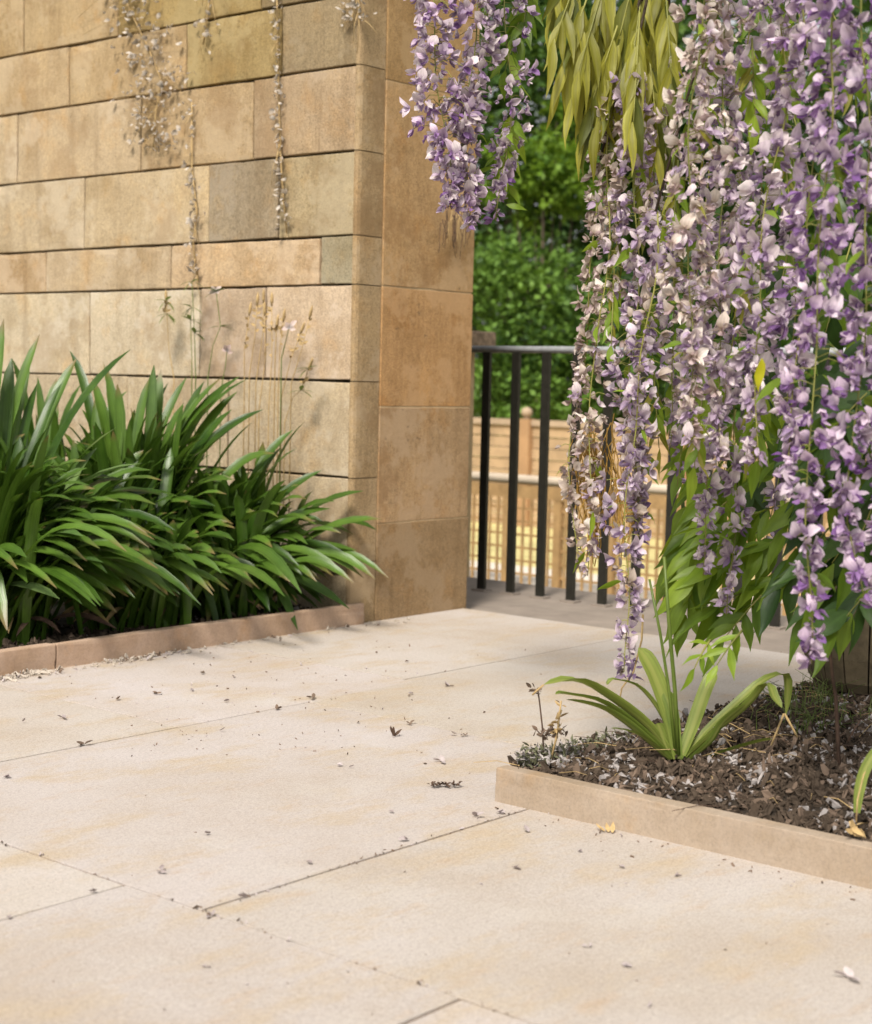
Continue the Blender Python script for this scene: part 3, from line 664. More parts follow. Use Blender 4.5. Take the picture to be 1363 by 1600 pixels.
# thin flowering weeds against the wall
def weed(label, stems, seed, dist=None):
    rr = random.Random(seed)
    p0 = on_x(stems[0][0][0], stems[0][0][1], 4.70)
    root = empty('wall_weed', (p0.x, p0.y, .05)); tag(root, label, 'plant')
    inv = Matrix.Translation(-root.location)
    for st in stems:
        pxs, kind = st[:-1], st[-1]
        P = [on_x(a, b, 4.70 - .02*rr.random()) for a, b in pxs]
        mb = MB(); mb.tube([Vector((P[0].x, P[0].y, .05))] + P, [.0026]*2 + [.0018]*(len(P)-1), 4); o = mb.obj('stem', M_straw if 'seed' in kind else M_weed, root); o.matrix_parent_inverse = inv
        if 'leaf' in kind:
            for k in (len(P)//2, len(P)-1):
                mb = MB()
                for q in range(4):
                    a = rr.uniform(-2.6, 2.6); mb.petal(P[k], RGT*sin(a)+UPV*cos(a)*.5-FWD*.4-Vector((0, 0, .3)), UPV, .065, .02, [.2, 1, .8, .1], .2, -.2)
                o = mb.obj('leaf', M_weed, root); o.matrix_parent_inverse = inv
        if 'flower' in kind:
            mb = MB()
            for q in range(4):
                a = q*1.2-1.8+rr.uniform(-.2, .2); mb.petal(P[-1], RGT*sin(a)+UPV*cos(a)-FWD*.5, -FWD+Vector((rr.gauss(0,.4), rr.gauss(0,.4), rr.gauss(0,.4))), .036*rr.uniform(.6,1.3), .02, [.3, .9, 1, .15], .35, rr.uniform(-.5,.4))
            o = mb.obj('flower', M_whitepet, root); o.matrix_parent_inverse = inv
        if 'seed' in kind:
            mb = MB(); e = P[-1]; d = (P[-1]-P[-2]).normalized()
            mb.tube([e-d*.01, e+d*.01, e+d*.035, e+d*.05], [.002, .007, .006, .001], 5)
            for q in range(8):
                k = rr.uniform(.0, 1); b = P[-2].lerp(P[-1], k); mb.petal(b, Vector((rr.gauss(0, 1), rr.gauss(0, 1), .6)), -FWD, .022, .012, [.3, 1, .2], .2, 0)
            o = mb.obj('seed_head', M_straw, root); o.matrix_parent_inverse = inv
weed('thin green weed with paired leaf whorls against the wall', [((365-65, 610), (300, 560), (298, 500), (300, 480), 'leaf'), ((272, 590), (264, 545), (261, 490), (260, 470), 'leaf seed'), ((306, 590), (304, 520), (300, 440), 'leaf')], 1)
weed('slender weed carrying pale pink white flowers on the wall', [((325, 590), (333, 540), (345, 510), (341, 480), (338, 455), 'leaf flower'), ((345, 610), (352, 575), (355, 548), 'flower'), ((440, 560), (450, 520), (452, 512), 'flower')], 2)
weed('wispy straw coloured grass heads in front of the wall', [((382, 600), (382, 545), (390, 490), 'seed'), ((390, 585), (398, 530), (402, 475), 'seed'), ((405, 640), (415, 560), (414, 490), 'seed'), ((420, 640), (425, 560), (425, 475), 'seed'), ((435, 610), (438, 540), (443, 500), 'seed'),
      ((440, 620), (455, 560), (470, 520), 'seed'), ((455, 600), (472, 545), (484, 495), 'seed'), ((445, 660), (458, 620), (470, 610), (483, 575), 'seed leaf'), ((400, 600), (411, 520), (412, 470), 'seed'), ((430, 560), (432, 520), (433, 510), 'seed')], 3)

# ------------------------------------------------------------------ wisteria
PROF_B = [.30, .85, 1.0, .80, .18]
def floret_mesh(cls, seed, bud=False, wilt=False):
    rr = random.Random(seed); mb = MB(); u = rr.uniform
    if wilt:     # a crumpled, hanging flower
        for q in range(4):
            a = q*1.57+u(-.6, .6); mb.petal((0, 0, 0), (.5*cos(a)+.3, .5*sin(a), -u(.5, 1.2)), (cos(a), sin(a), .3), u(.015, .026), u(.007, .014), [.35, 1, .6, .8, .1], u(.3, 1.1), u(-.7, .7), q % 2)
        mb.v = [(x+u(-.0016, .0016), y+u(-.0016, .0016), z+u(-.0016, .0016)) for x, y, z in mb.v]
        return mb.mesh('floret', list(M_pet[cls]))
    if bud:
        for q in range(3):
            a = q*2.1; mb.petal((0, 0, 0), (1, .15*cos(a), .15*sin(a)-.3), (0, cos(a), sin(a)), .020, .010, [.3, 1, .8, .1], .5, -.1, 1 if q else 0)
    else:
        op = u(.15, 1.1); w = u(.017, .025)
        mb.petal((0, 0, 0), (.45*(1.2-op), u(-.3, .3), op), (1, u(-.4, .4), .1), u(.022, .031), w, PROF_B, rr.choice((1, 1, -1))*u(.25, .95), u(-.6, .35), 0)
        for s in (-1, 1):
            mb.petal((.003, 0, 0), (1, s*u(.2, .8), u(-.8, .2)), (u(-.3, .3), s, .5), u(.017, .026), u(.009, .014), [.35, 1, .85, .12], u(.2, .7), u(-.4, .4), 1 if rr.random() < .55 else 0)
        mb.petal((.003, 0, -.002), (1, 0, u(-.9, -.2)), (0, 0, 1), .020, .011, [.4, 1, .8, .15], -.6, .1, 1)
    j = .0011
    mb.v = [(x+u(-j, j), y+u(-j, j), z+u(-j, j)) for x, y, z in mb.v]
    return mb.mesh('floret', list(M_pet[cls]))
FL = {c: [floret_mesh(c, 100+i*7+hash_) for i in range(9)] for hash_, c in enumerate(M_pet)}
WI = {c: [floret_mesh(c, 500+i, wilt=True) for i in range(4)] for c in M_pet}
BU = {c: [floret_mesh(c, 300+i, True) for i in range(2)] for c in M_pet}
def leaflet_mesh(mat, seed, w=.30):
    rr = random.Random(seed); mb = MB()
    mb.petal((0, 0, 0), (1, 0, 0), (0, 0, 1), 1.0, w*rr.uniform(.85, 1.15), [.10, .70, 1, .95, .66, .30, .02], rr.uniform(.15, .5), rr.uniform(-.3, -.02))
    mb.v = [(x, y+.03*sin(x*5+seed)*rr.uniform(.5, 1), z+.02*sin(x*9+seed)) for x, y, z in mb.v]
    return mb.mesh('leaflet', mat)
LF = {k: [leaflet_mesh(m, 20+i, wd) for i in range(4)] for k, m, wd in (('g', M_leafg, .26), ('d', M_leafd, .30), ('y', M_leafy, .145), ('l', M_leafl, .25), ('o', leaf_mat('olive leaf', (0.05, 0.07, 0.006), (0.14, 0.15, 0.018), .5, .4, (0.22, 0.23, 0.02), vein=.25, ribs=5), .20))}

def frame_from(d, up=Vector((0, 0, 1))):
    d = d.normalized(); s = up.cross(d)
    s = s.normalized() if s.length > 1e-4 else Vector((0, 1, 0))
    n = d.cross(s)
    return Matrix(((d.x, s.x, n.x), (d.y, s.y, n.y), (d.z, s.z, n.z)))

def strand(label, pxs, cls, R0, n, size, seed, stem=None, leaves=(), dens_tip=1.0, seg=None, group='wisteria flower strands hanging in the curtain', name='wisteria_strand', bud_tip=.12, stem_r=.0024):
    """pxs: list of (x, y, depth) down the strand. cls: list of (class, weight)"""
    rr = random.Random(seed)
    P = [at(*p) for p in pxs]; top = P[0]
    root = empty(name, top); tag(root, label, 'wisteria', group)
    L = [0]
    for a, b in zip(P, P[1:]): L.append(L[-1] + (b-a).length)
    def along(s):
        for i in range(len(P)-1):
            if s <= L[i+1] or i == len(P)-2:
                return P[i].lerp(P[i+1], (s-L[i])/(L[i+1]-L[i]))
    tot = L[-1]; ph = rr.random()
    def wob(s): return Vector((noise.noise((s*3.4, seed*1.7, .3)), noise.noise((s*3.4, seed*1.7, 5.3)), 0))*.036
    st = MB(); nst = int(tot/.05)+2
    st.tube([along(tot*i/nst)+wob(tot*i/nst)-top for i in range(nst+1)], [stem_r*(1-.5*i/nst) for i in range(nst+1)], 5)
    sg = seg or .34; names = [c for c, _ in cls]; ws = [x for _, x in cls]
    for k in range(n):
        s = tot*((k+rr.random())/n)**dens_tip
        fr = (s/sg + ph) % 1.0
        rad = R0*(1.10 - .55*fr)*(1 if s < tot*.66 else max(.22, (tot-s)/(tot*.34)))
        a = rr.uniform(0, 2*pi); c = along(s)+wob(s)
        rho = rad*math.sqrt(rr.uniform(.10, 1))
        o2 = Vector((cos(a), sin(a), rr.gauss(-.12, .2)))
        p = c + o2*rho
        if k % 2 == 0: st.tube([c-top, c.lerp(p, .55)+Vector((0, 0, rho*.18))-top, p-top], [.0013, .0011, .0010], 3, cap=False)
        cl = rr.choices(names, ws)[0]
        tipf = s/tot
        bud = rr.random() < (bud_tip + (.5 if tipf > .93 else 0))
        wl = not bud and rr.random() < (.30 if cl in ('dry', 'cream') else .16)
        me = rr.choice((BU if bud else WI if wl else FL)[cl])
        d = Vector((cos(a)+rr.gauss(0, .35), sin(a)+rr.gauss(0, .35), rr.gauss(-.15, .35)))
        M = frame_from(d) @ Matrix.Rotation(rr.gauss(0, .45), 3, 'X')
        sc = size*rr.uniform(.68, 1.28)*(.8 if bud else 1)
        link('floret', me, root, loc=p-top, rot=M.to_euler(), scale=sc)
    st.obj('flower_stalk', stem or M_stem, root)
    for (lk, nl, Ls) in leaves:
        for _ in range(nl):
            s = rr.uniform(.03, .97)*tot; a = rr.uniform(0, 2*pi); c = along(s)+wob(s)
            d = Vector((cos(a), sin(a), rr.uniform(-1.3, .2)))
            link('leaf', rr.choice(LF[lk]), root, loc=c+Vector((cos(a), sin(a), 0))*R0*.35-top, rot=(frame_from(d) @ Matrix.Rotation(rr.gauss(0, .6), 3, 'X')).to_euler(), scale=Ls*rr.uniform(.7, 1.3))
    return root

T = -160
strand('thin cream dried strand at the outer left edge of the curtain', [(938, 250, 4.05), (918, 420, 4.05), (908, 600, 4.05), (903, 760, 4.05), (898, 880, 4.05)], [('dry', 5), ('cream', 4)], .030, 120, 1.0, 1, leaves=[('l', 3, .05)])
strand('cream strand hanging over the left railing bars with golden fibres', [(960, 150, 4.0), (945, 330, 4.0), (938, 520, 4.0), (930, 700, 4.0), (925, 900, 4.0)], [('cream', 5), ('dry', 3), ('pale', 2)], .042, 185, 1.05, 2, dens_tip=1.35, leaves=[('l', 8, .07)])
strand('greyish lilac strand right of the cream left edge', [(985, 120, 3.95), (985, 300, 3.95), (990, 520, 3.95), (992, 700, 3.95), (1000, 830, 3.95)], [('lilac', 5), ('pale', 3), ('dry', 3)], .050, 235, 1.1, 3, leaves=[('l', 8, .07), ('g', 4, .08)])
strand('lilac strand drooping lowest in front of the railing to a withered tail', [(1025, 330, 3.85), (1010, 520, 3.85), (990, 720, 3.85), (985, 850, 3.85), (990, 970, 3.85), (988, 1050, 3.85)], [('lilac', 6), ('pale', 2), ('dry', 2)], .055, 190, 1.1, 4, leaves=[('l', 4, .06)])
strand('sparse pale strand behind the hanging yellow leaves', [(1040, 90, 4.15), (1030, 300, 4.15), (1040, 500, 4.15), (1050, 700, 4.15)], [('pale', 4), ('cream', 3), ('lilac', 2)], .050, 120, 1.1, 5, leaves=[('l', 8, .08), ('g', 6, .08)])
strand('widest cream white strand left of centre in the curtain', [(1092, T, 3.55), (1085, 120, 3.55), (1080, 330, 3.55), (1080, 560, 3.55), (1075, 690, 3.55)], [('cream', 7), ('pale', 3)], .064, 260, 1.15, 6, leaves=[('l', 9, .06), ('y', 5, .06)])
strand('cream and lilac strand close beside the widest cream white one', [(1140, T, 3.6), (1140, 120, 3.6), (1130, 330, 3.6), (1125, 560, 3.6), (1125, 730, 3.6)], [('cream', 4), ('pale', 5), ('lilac', 3)], .064, 245, 1.15, 7, leaves=[('l', 8, .06)])
strand('long lilac strand ending above the bright lower leaves', [(1175, T, 3.85), (1165, 200, 3.85), (1150, 450, 3.85), (1120, 700, 3.85), (1105, 900, 3.85)], [('lilac', 5), ('pale', 5)], .056, 210, 1.15, 8, leaves=[('g', 10, .08), ('l', 6, .07)], dens_tip=.9)
strand('sparse lilac strand between lower green leaves near the bed', [(1210, 0, 3.9), (1190, 300, 3.9), (1165, 560, 3.9), (1150, 800, 3.9), (1130, 960, 3.9)], [('lilac', 6), ('pale', 3)], .06, 140, 1.15, 9, leaves=[('g', 10, .08)], dens_tip=.9)
strand('pale lilac strand thinning out near the yellow leaf', [(1215, T, 3.45), (1215, 120, 3.45), (1205, 330, 3.45), (1195, 560, 3.45), (1185, 720, 3.45)], [('pale', 6), ('lilac', 4)], .056, 180, 1.2, 10, leaves=[('g', 8, .07), ('l', 4, .06)])
strand('lilac purple strand left of the long purple one', [(1270, T, 3.4), (1265, 150, 3.4), (1255, 400, 3.4), (1240, 620, 3.4), (1225, 780, 3.4)], [('purple', 5), ('lilac', 5), ('pale', 3)], .058, 185, 1.2, 11, leaves=[('g', 8, .07)])
strand('long purple strand hanging lowest over the mulched bed', [(1318, T, 3.15), (1310, 150, 3.15), (1300, 400, 3.15), (1285, 640, 3.15), (1270, 850, 3.15), (1270, 1040, 3.15)], [('purple', 7), ('lilac', 3)], .054, 225, 1.2, 12, leaves=[('g', 8, .07)])
strand('purple strand near the right edge ending among dark leaves', [(1350, T, 3.15), (1350, 150, 3.15), (1345, 400, 3.15), (1335, 600, 3.15), (1335, 800, 3.15), (1345, 930, 3.15)], [('purple', 6), ('lilac', 4)], .054, 180, 1.2, 13, leaves=[('g', 8, .07)], dens_tip=.85)
strand('outermost purple strand cut off by the right edge of the photo', [(1400, T, 3.2), (1395, 200, 3.2), (1385, 500, 3.2), (1380, 800, 3.2), (1370, 960, 3.2)], [('purple', 6), ('lilac', 4)], .058, 180, 1.2, 14, leaves=[('g', 6, .07)], dens_tip=.85)
strand('shaded lilac strand set back behind the cream white ones', [(1120, T, 4.2), (1110, 200, 4.2), (1090, 480, 4.2), (1060, 760, 4.2)], [('lilac', 6), ('pale', 3)], .07, 120, 1.2, 15, leaves=[('g', 14, .09)])
strand('shaded lilac strand set back behind the purple ones', [(1250, T, 4.1), (1250, 200, 4.1), (1230, 480, 4.1), (1215, 700, 4.1), (1200, 860, 4.1)], [('lilac', 6), ('pale', 2)], .065, 105, 1.2, 16, leaves=[('g', 14, .09)])
LG = 'flower strands hanging in front of the wall end'
strand('pale lilac strand overlapping the orange wall end', [(680, T, 4.25), (683, 60, 4.25), (698, 200, 4.25), (702, 325, 4.25)], [('purple', 4), ('pale', 4), ('lilac', 2)], .085, 270, 1.2, 17, group=LG, seg=.9)
strand('lilac strand with a ragged tip along the edge of the wall end', [(745, T, 4.3), (742, 60, 4.3), (738, 200, 4.3), (728, 280, 4.3), (724, 352, 4.3)], [('lilac', 5), ('pale', 5), ('purple', 2)], .075, 230, 1.15, 18, group=LG, seg=.9, leaves=[('l', 5, .06)])
strand('sparser lilac strand dangling in front of the garden trees', [(800, T, 4.4), (798, 60, 4.4), (790, 200, 4.4), (772, 345, 4.4)], [('lilac', 6), ('pale', 3), ('purple', 2)], .068, 150, 1.1, 19, group=LG, seg=.8, leaves=[('g', 8, .07), ('l', 4, .06)])

# dried strands clinging to the wall
WG = 'withered strands clinging to the wall'
def wallstrand(label, pxs, R0, n, seed, cls=(('dry', 5), ('cream', 3))):
    rr = random.Random(seed); P = [on_x(x, y, 4.78) for x, y in pxs]; root = empty('withered_strand', P[0]); tag(root, label, 'dried flowers', WG)
    st = MB(); st.tube([p-P[0] for p in P], .0035, 4)
    for q in range(6):
        t = rr.uniform(0, len(P)-1.01); i = int(t); c = P[i].lerp(P[i+1], t-i)-P[0]; e = c+Vector((-.01, rr.gauss(0, R0*1.6), -rr.uniform(.06, .2)))
        st.tube([c, c.lerp(e, .5)+Vector((-.012, rr.gauss(0, .01), 0)), e], [.002, .0015, .001], 4)
    for k in range(n):
        t = (k+rr.random())/n*(len(P)-1); i = min(int(t), len(P)-2); c = P[i].lerp(P[i+1], t-i)
        p = c + Vector((rr.uniform(-.018, .004), rr.gauss(0, R0), rr.gauss(0, .02)))
        d = Vector((rr.uniform(-1, -.1), rr.gauss(0, 1), rr.gauss(-.3, .7)))
        o = link('petal', rr.choice(WP), root, loc=p-P[0], rot=(frame_from(d) @ Matrix.Rotation(rr.uniform(0, 6), 3, 'X')).to_euler(), scale=rr.uniform(.3, .9))
        if k % 2: st.tube([c-P[0], p-P[0]], .001, 3, cap=False)
    st.obj('stalk', M_straw, root)
WP = []
for i in range(4):
    rr = random.Random(60+i); mb = MB()
    mb.petal((0, 0, 0), (1, 0, rr.uniform(-.3, .3)), (0, 0, 1), .036, .024, [.4, 1, .9, .3], rr.uniform(.3, .7), rr.uniform(-.5, .3))
    if i % 2: mb.petal((0, 0, 0), (.6, .8, 0), (0, 0, 1), .026, .015, [.4, 1, .3], .5, .3)
    WP.append(mb.mesh('petal', M_wallpet))
wallstrand('pale withered petals spread over the upper left of the wall', [(185, -60), (200, 10), (232, 75), (252, 125), (243, 180), (240, 235)], .105, 330, 1)
wallstrand('sparse line of shrivelled petals down the middle of the wall', [(300, 160), (300, 260), (308, 330), (302, 385), (310, 440)], .02, 60, 2)
wallstrand('ragged line of bleached petals running down near the wall corner', [(432, -60), (434, 60), (436, 160), (440, 270), (448, 365)], .017, 110, 3)
wallstrand('few lilac tinged withered petals at the top of the wall', [(335, -60), (325, 20), (318, 70)], .035, 26, 4)
wallstrand('faded petals at the top edge beside the wall corner', [(555, -60), (560, 0), (562, 30)], .05, 60, 5)
# dry tail of roots and threads under the left cluster
rr = random.Random(77); root = empty('dry_tendrils', on_y(715, 320, 4.42)); tag(root, 'tangle of dry brown threads hanging on the wall end below the lilac strands', 'tendrils')
for k in range(26):
    p = on_y(rr.gauss(716, 12), rr.uniform(325, 350), 4.44); pts = [p]
    for q in range(4): pts.append(pts[-1] + Vector((rr.gauss(0, .008), 0, -rr.uniform(.01, .05))))
    mb = MB(); mb.tube(pts, [.0022, .0018, .0016, .0014, .001], 4); o = mb.obj('thread', M_twig if k % 3 else M_straw, root); o.matrix_parent_inverse = Matrix.Translation(-root.location)

# golden fibrous remains over the railing
rr = random.Random(78); root = empty('golden_fibres', at(925, 640, 4.08)); tag(root, 'mat of golden dry fibres hanging between the railing bars', 'dried stalks')
inv = Matrix.Translation(-root.location)
for cx, y0, y1, nn in ((922, 650, 930, 60), (972, 680, 900, 26), (955, 640, 800, 14)):
    for k in range(nn):
        x = rr.gauss(cx, 11); y = rr.uniform(y0, y0+120); ln = rr.uniform(60, 130); pts = []
        for q in range(6): pts.append(at(x + rr.gauss(0, 2.5) + 5*sin(q+k), y + ln*q/5, 4.1 + .02*sin(k)))
        if y + ln > y1 + 10: continue
        mb = MB(); mb.tube(pts, .0018, 3, cap=False); o = mb.obj('fibre', M_stemdry, root); o.matrix_parent_inverse = inv

# leafy sprays
def spray(label, leaves, kind, seed, group='wisteria leaf sprays', name='wisteria_leaf_spray'):
    rr = random.Random(seed); r0 = at(*leaves[0][:3]); root = empty(name, r0); tag(root, label, 'leaf spray', group); inv = Matrix.Translation(-r0)
    for (x0, y0, d, x1, y1, npair, L, spread, droop) in leaves:
        a, b = at(x0, y0, d), at(x1, y1, d + rr.uniform(-.12, .06)); ax = (b-a).normalized()
        mb = MB(); mid = a.lerp(b, .5) + Vector((0, 0, .15*(b-a).length*(1-abs(ax.z))))
        C = lambda t: a*(1-t)**2 + mid*2*t*(1-t) + b*t*t
        mb.tube([C(i/6)-a for i in range(7)], [.003-.0003*i for i in range(7)], 4)
        rc = mb.obj('leaf_stalk', M_stem, root, loc=a-r0)
        # leaflets grow from the stalk in pairs and one at the tip
        side = ax.cross(-FWD).normalized(); side2 = ax.cross(side)
        kk = kind if isinstance(kind, str) else None
        for q in range(npair*2+1):
            t = 1.0 if q == npair*2 else .15 + .8*(q//2)/npair
            sg = 1 if q % 2 else -1
            d_ = ax if q == npair*2 else (side*sg*spread + ax*rr.uniform(.5, .9) + side2*rr.gauss(0, .35))
            d_ = d_.normalized() + Vector((0, 0, -droop*rr.uniform(.7, 1.3)))
            up = (-FWD + Vector((0, 0, .9)) + Vector((rr.gauss(0, .45), rr.gauss(0, .45), rr.gauss(0, .3)))).normalized()
            k2 = kk or rr.choice(kind)
            link('leaflet', rr.choice(LF[k2]), rc, loc=C(t)-a, rot=frame_from(d_, up).to_euler(), scale=L*rr.uniform(.8, 1.15))
    return root
spray('yellow green young leaves drooping at the top left of the curtain',
      [(905, -40, 4.0, 868, 60, 4, .14, .35, 1.6), (955, -60, 4.0, 905, 110, 5, .16, .35, 1.6), (940, 20, 4.05, 893, 150, 4, .15, .3, 1.6), (990, -30, 3.95, 950, 130, 5, .16, .3, 1.8), (985, 60, 4.0, 935, 190, 4, .16, .3, 1.8),
       (1010, -60, 4.0, 985, 120, 5, .17, .3, 1.8), (930, 90, 4.05, 915, 180, 3, .14, .3, 1.8), (1030, -50, 4.05, 1025, 100, 5, .16, .3, 1.8), (970, 110, 4.1, 955, 220, 3, .14, .3, 1.8), (960, -60, 4.1, 940, 30, 4, .17, .3, 1.6), (920, -10, 3.95, 875, 120, 5, .15, .35, 1.5), (965, 40, 3.95, 912, 200, 5, .15, .3, 1.6), (1000, 20, 3.95, 990, 190, 5, .15, .35, 1.6), (1040, -20, 3.9, 1050, 130, 5, .14, .4, 1.5), (1015, 90, 4.0, 1030, 230, 5, .13, .4, 1.6), (890, -60, 4.05, 862, 20, 4, .14, .4, 1.4)], ('y', 'y', 'y', 'y', 'o'), 201)
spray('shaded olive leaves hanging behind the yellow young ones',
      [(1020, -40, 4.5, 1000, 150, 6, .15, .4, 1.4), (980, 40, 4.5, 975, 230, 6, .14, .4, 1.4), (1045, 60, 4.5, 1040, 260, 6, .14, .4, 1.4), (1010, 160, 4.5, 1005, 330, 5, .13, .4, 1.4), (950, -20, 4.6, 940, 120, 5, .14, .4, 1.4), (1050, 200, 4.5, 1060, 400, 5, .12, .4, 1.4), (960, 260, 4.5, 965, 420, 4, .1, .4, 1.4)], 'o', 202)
spray('green leaves filling the gap above and right of the cream white strands',
      [(1180, -40, 4.2, 1190, 90, 5, .13, .6, .6), (1230, -20, 4.2, 1180, 160, 5, .13, .6, .6), (1200, 120, 4.3, 1230, 280, 5, .12, .6, .7), (1290, 0, 4.2, 1350, 120, 5, .13, .6, .6), (1240, 180, 4.3, 1280, 330, 5, .12, .6, .7), (1170, 260, 4.4, 1160, 420, 5, .12, .6, .8),
       (1330, 180, 4.2, 1300, 330, 5, .13, .6, .6), (1240, 350, 4.3, 1210, 500, 5, .12, .6, .7), (1110, 40, 4.5, 1080, 180, 5, .13, .6, .7), (1090, 300, 4.5, 1110, 450, 5, .12, .6, .7), (1010, 420, 4.4, 1020, 560, 4, .1, .6, .7), (1330, 380, 4.2, 1290, 520, 5, .13, .6, .6)], ('g', 'd', 'g'), 203)
spray('bright yellow green leaves catching the light between the upper flower strands',
      [(1115, 20, 3.75, 1105, 130, 4, .08, .6, .9), (1110, 150, 3.7, 1100, 240, 4, .07, .6, .9), (1175, 60, 3.7, 1180, 180, 5, .09, .6, .8), (1235, 40, 3.6, 1225, 160, 5, .09, .6, .8), (1225, 230, 3.6, 1235, 330, 4, .08, .6, .8), (1060, 250, 3.9, 1050, 380, 5, .08, .6, .9), (1020, 560, 3.95, 1030, 700, 5, .08, .6, .9),
       (1170, 380, 3.75, 1160, 480, 4, .07, .6, .9), (960, 420, 4.05, 955, 540, 4, .07, .5, 1.), (1300, 280, 3.45, 1290, 400, 4, .08, .6, .8), (1100, 600, 3.75, 1085, 730, 5, .09, .6, .8), (1190, 600, 3.6, 1180, 720, 5, .09, .6, .8), (1345, 60, 3.4, 1330, 170, 4, .08, .6, .8)], ('l', 'l', 'y'), 209)
spray('mid height green leaves among the thinning lilac flowers',
      [(1120, 540, 4.32, 1080, 680, 5, .12, .6, .6), (1180, 560, 4.22, 1200, 700, 5, .12, .6, .6), (1060, 600, 4.42, 1070, 760, 5, .11, .6, .7), (1150, 640, 4.32, 1120, 800, 5, .12, .6, .6), (1230, 620, 4.22, 1240, 780, 5, .12, .6, .6), (1190, 700, 4.32, 1160, 840, 5, .12, .6, .6),
       (1270, 560, 4.22, 1290, 720, 5, .12, .6, .6), (1090, 720, 4.42, 1060, 850, 4, .11, .6, .6), (1080, 480, 4.52, 1060, 620, 5, .11, .6, .7), (1200, 460, 4.42, 1180, 600, 5, .11, .6, .7)], ('g', 'l', 'g', 'd'), 204)
spray('fan of bright green leaves sweeping down to the left above the bed',
      [(1220, 790, 4.1, 1090, 850, 7, .13, .4, .55), (1240, 840, 4.1, 1090, 900, 7, .14, .4, .5), (1250, 890, 4.05, 1100, 960, 7, .14, .4, .5), (1180, 830, 4.3, 1060, 900, 6, .12, .45, .5), (1140, 780, 4.22, 1060, 860, 5, .15, .5, .7), (1100, 860, 4.22, 1070, 960, 4, .14, .5, .6), (1190, 930, 4.02, 1130, 1000, 3, .12, .7, .4), (1150, 720, 4.22, 1090, 800, 5, .14, .5, .6)], ('g', 'g', 'l'), 205)
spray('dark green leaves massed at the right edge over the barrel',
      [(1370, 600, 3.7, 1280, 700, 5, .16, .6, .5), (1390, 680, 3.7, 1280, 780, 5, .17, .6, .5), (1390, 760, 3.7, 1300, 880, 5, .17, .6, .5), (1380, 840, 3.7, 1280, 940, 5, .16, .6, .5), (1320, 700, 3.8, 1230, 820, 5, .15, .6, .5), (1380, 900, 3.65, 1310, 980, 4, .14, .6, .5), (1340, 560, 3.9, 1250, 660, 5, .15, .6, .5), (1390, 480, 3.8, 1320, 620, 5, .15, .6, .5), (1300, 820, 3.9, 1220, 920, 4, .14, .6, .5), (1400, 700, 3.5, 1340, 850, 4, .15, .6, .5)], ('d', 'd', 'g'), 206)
spray('few green leaves beside the sparse lilac strand by the trees', [(830, -40, 4.5, 815, 60, 4, .1, .6, .6), (800, 170, 4.5, 790, 260, 4, .1, .6, .7), (815, 20, 4.5, 790, 110, 4, .1, .6, .6)], ('l', 'g'), 207)
spray('small pale leaflets low between the lily stems and the bed', [(1160, 985, 3.7, 1120, 1040, 2, .07, .8, .3), (1110, 1000, 3.75, 1085, 1045, 2, .06, .8, .3)], 'l', 208)
yl = link('yellow_leaf', LF['y'][0].copy(), None); yl.data.materials[0] = leaf_mat('bright yellow leaf', (0.42, 0.42, 0.01), (0.52, 0.50, 0.02), .5, .4)
yl.location = at(1188, 560, 3.4); yl.rotation_euler = frame_from(Vector((.05, 0, -1)), -FWD).to_euler(); yl.scale = (.075, .13, .1)
tag(yl, 'single bright yellow leaf caught in the middle of the curtain', 'leaf')

# woody vine overhead and down into the bed
vine = empty('wisteria_vine', (4.3, 1.9, .1)); tag(vine, 'woody wisteria vine carrying the hanging flower strands above the bed', 'vine')
inv = Matrix.Translation(-vine.location)
tops = [at(1430, T-40, 3.2), at(1300, T-30, 3.3), at(1180, T-30, 3.6), at(1060, T-30, 3.9), at(930, T-10, 4.1), at(800, T-20, 4.3), at(680, T-30, 4.3)]
mb = MB(); mb.tube(tops, [.035, .033, .03, .027, .024, .02, .015], 7); o = mb.obj('branch', M_bark, vine); o.matrix_parent_inverse = inv
mb = MB(); mb.tube([(4.3, 1.6, .05), (4.28, 1.58, .6), (4.25, 1.5, 1.2), (3.9, 1.45, 1.8), tops[1]], [.04, .035, .035, .035, .033], 8); o = mb.obj('trunk', M_bark, vine); o.matrix_parent_inverse = inv
tw = MB()
for (x, y, d) in ((938, 250, 4.05), (960, 150, 4.0), (985, 120, 3.95), (1025, 330, 3.85), (1040, 90, 4.15), (1210, 0, 3.9)):
    e = at(x, y, d); q = min(tops, key=lambda p: (p-e).length); tw.tube([q, q.lerp(e, .5)+Vector((0, 0, .03)), e], [.006, .004, .0035], 5)
for lv in ((905, -40, 4.0), (955, -60, 4.0), (1020, -40, 4.5), (1180, -40, 4.2), (1290, 0, 4.2), (1370, 600, 3.7), (1250, 850, 3.9), (830, -40, 4.5)):
    e = at(*lv); q = min(tops + [Vector((4.25, 1.5, 1.2)), Vector((4.28, 1.58, .6))], key=lambda p: (p-e).length); tw.tube([q, q.lerp(e, .5)+Vector((0, 0, .04)), e], [.005, .004, .003], 5)
o = tw.obj('twig', M_bark, vine); o.matrix_parent_inverse = inv

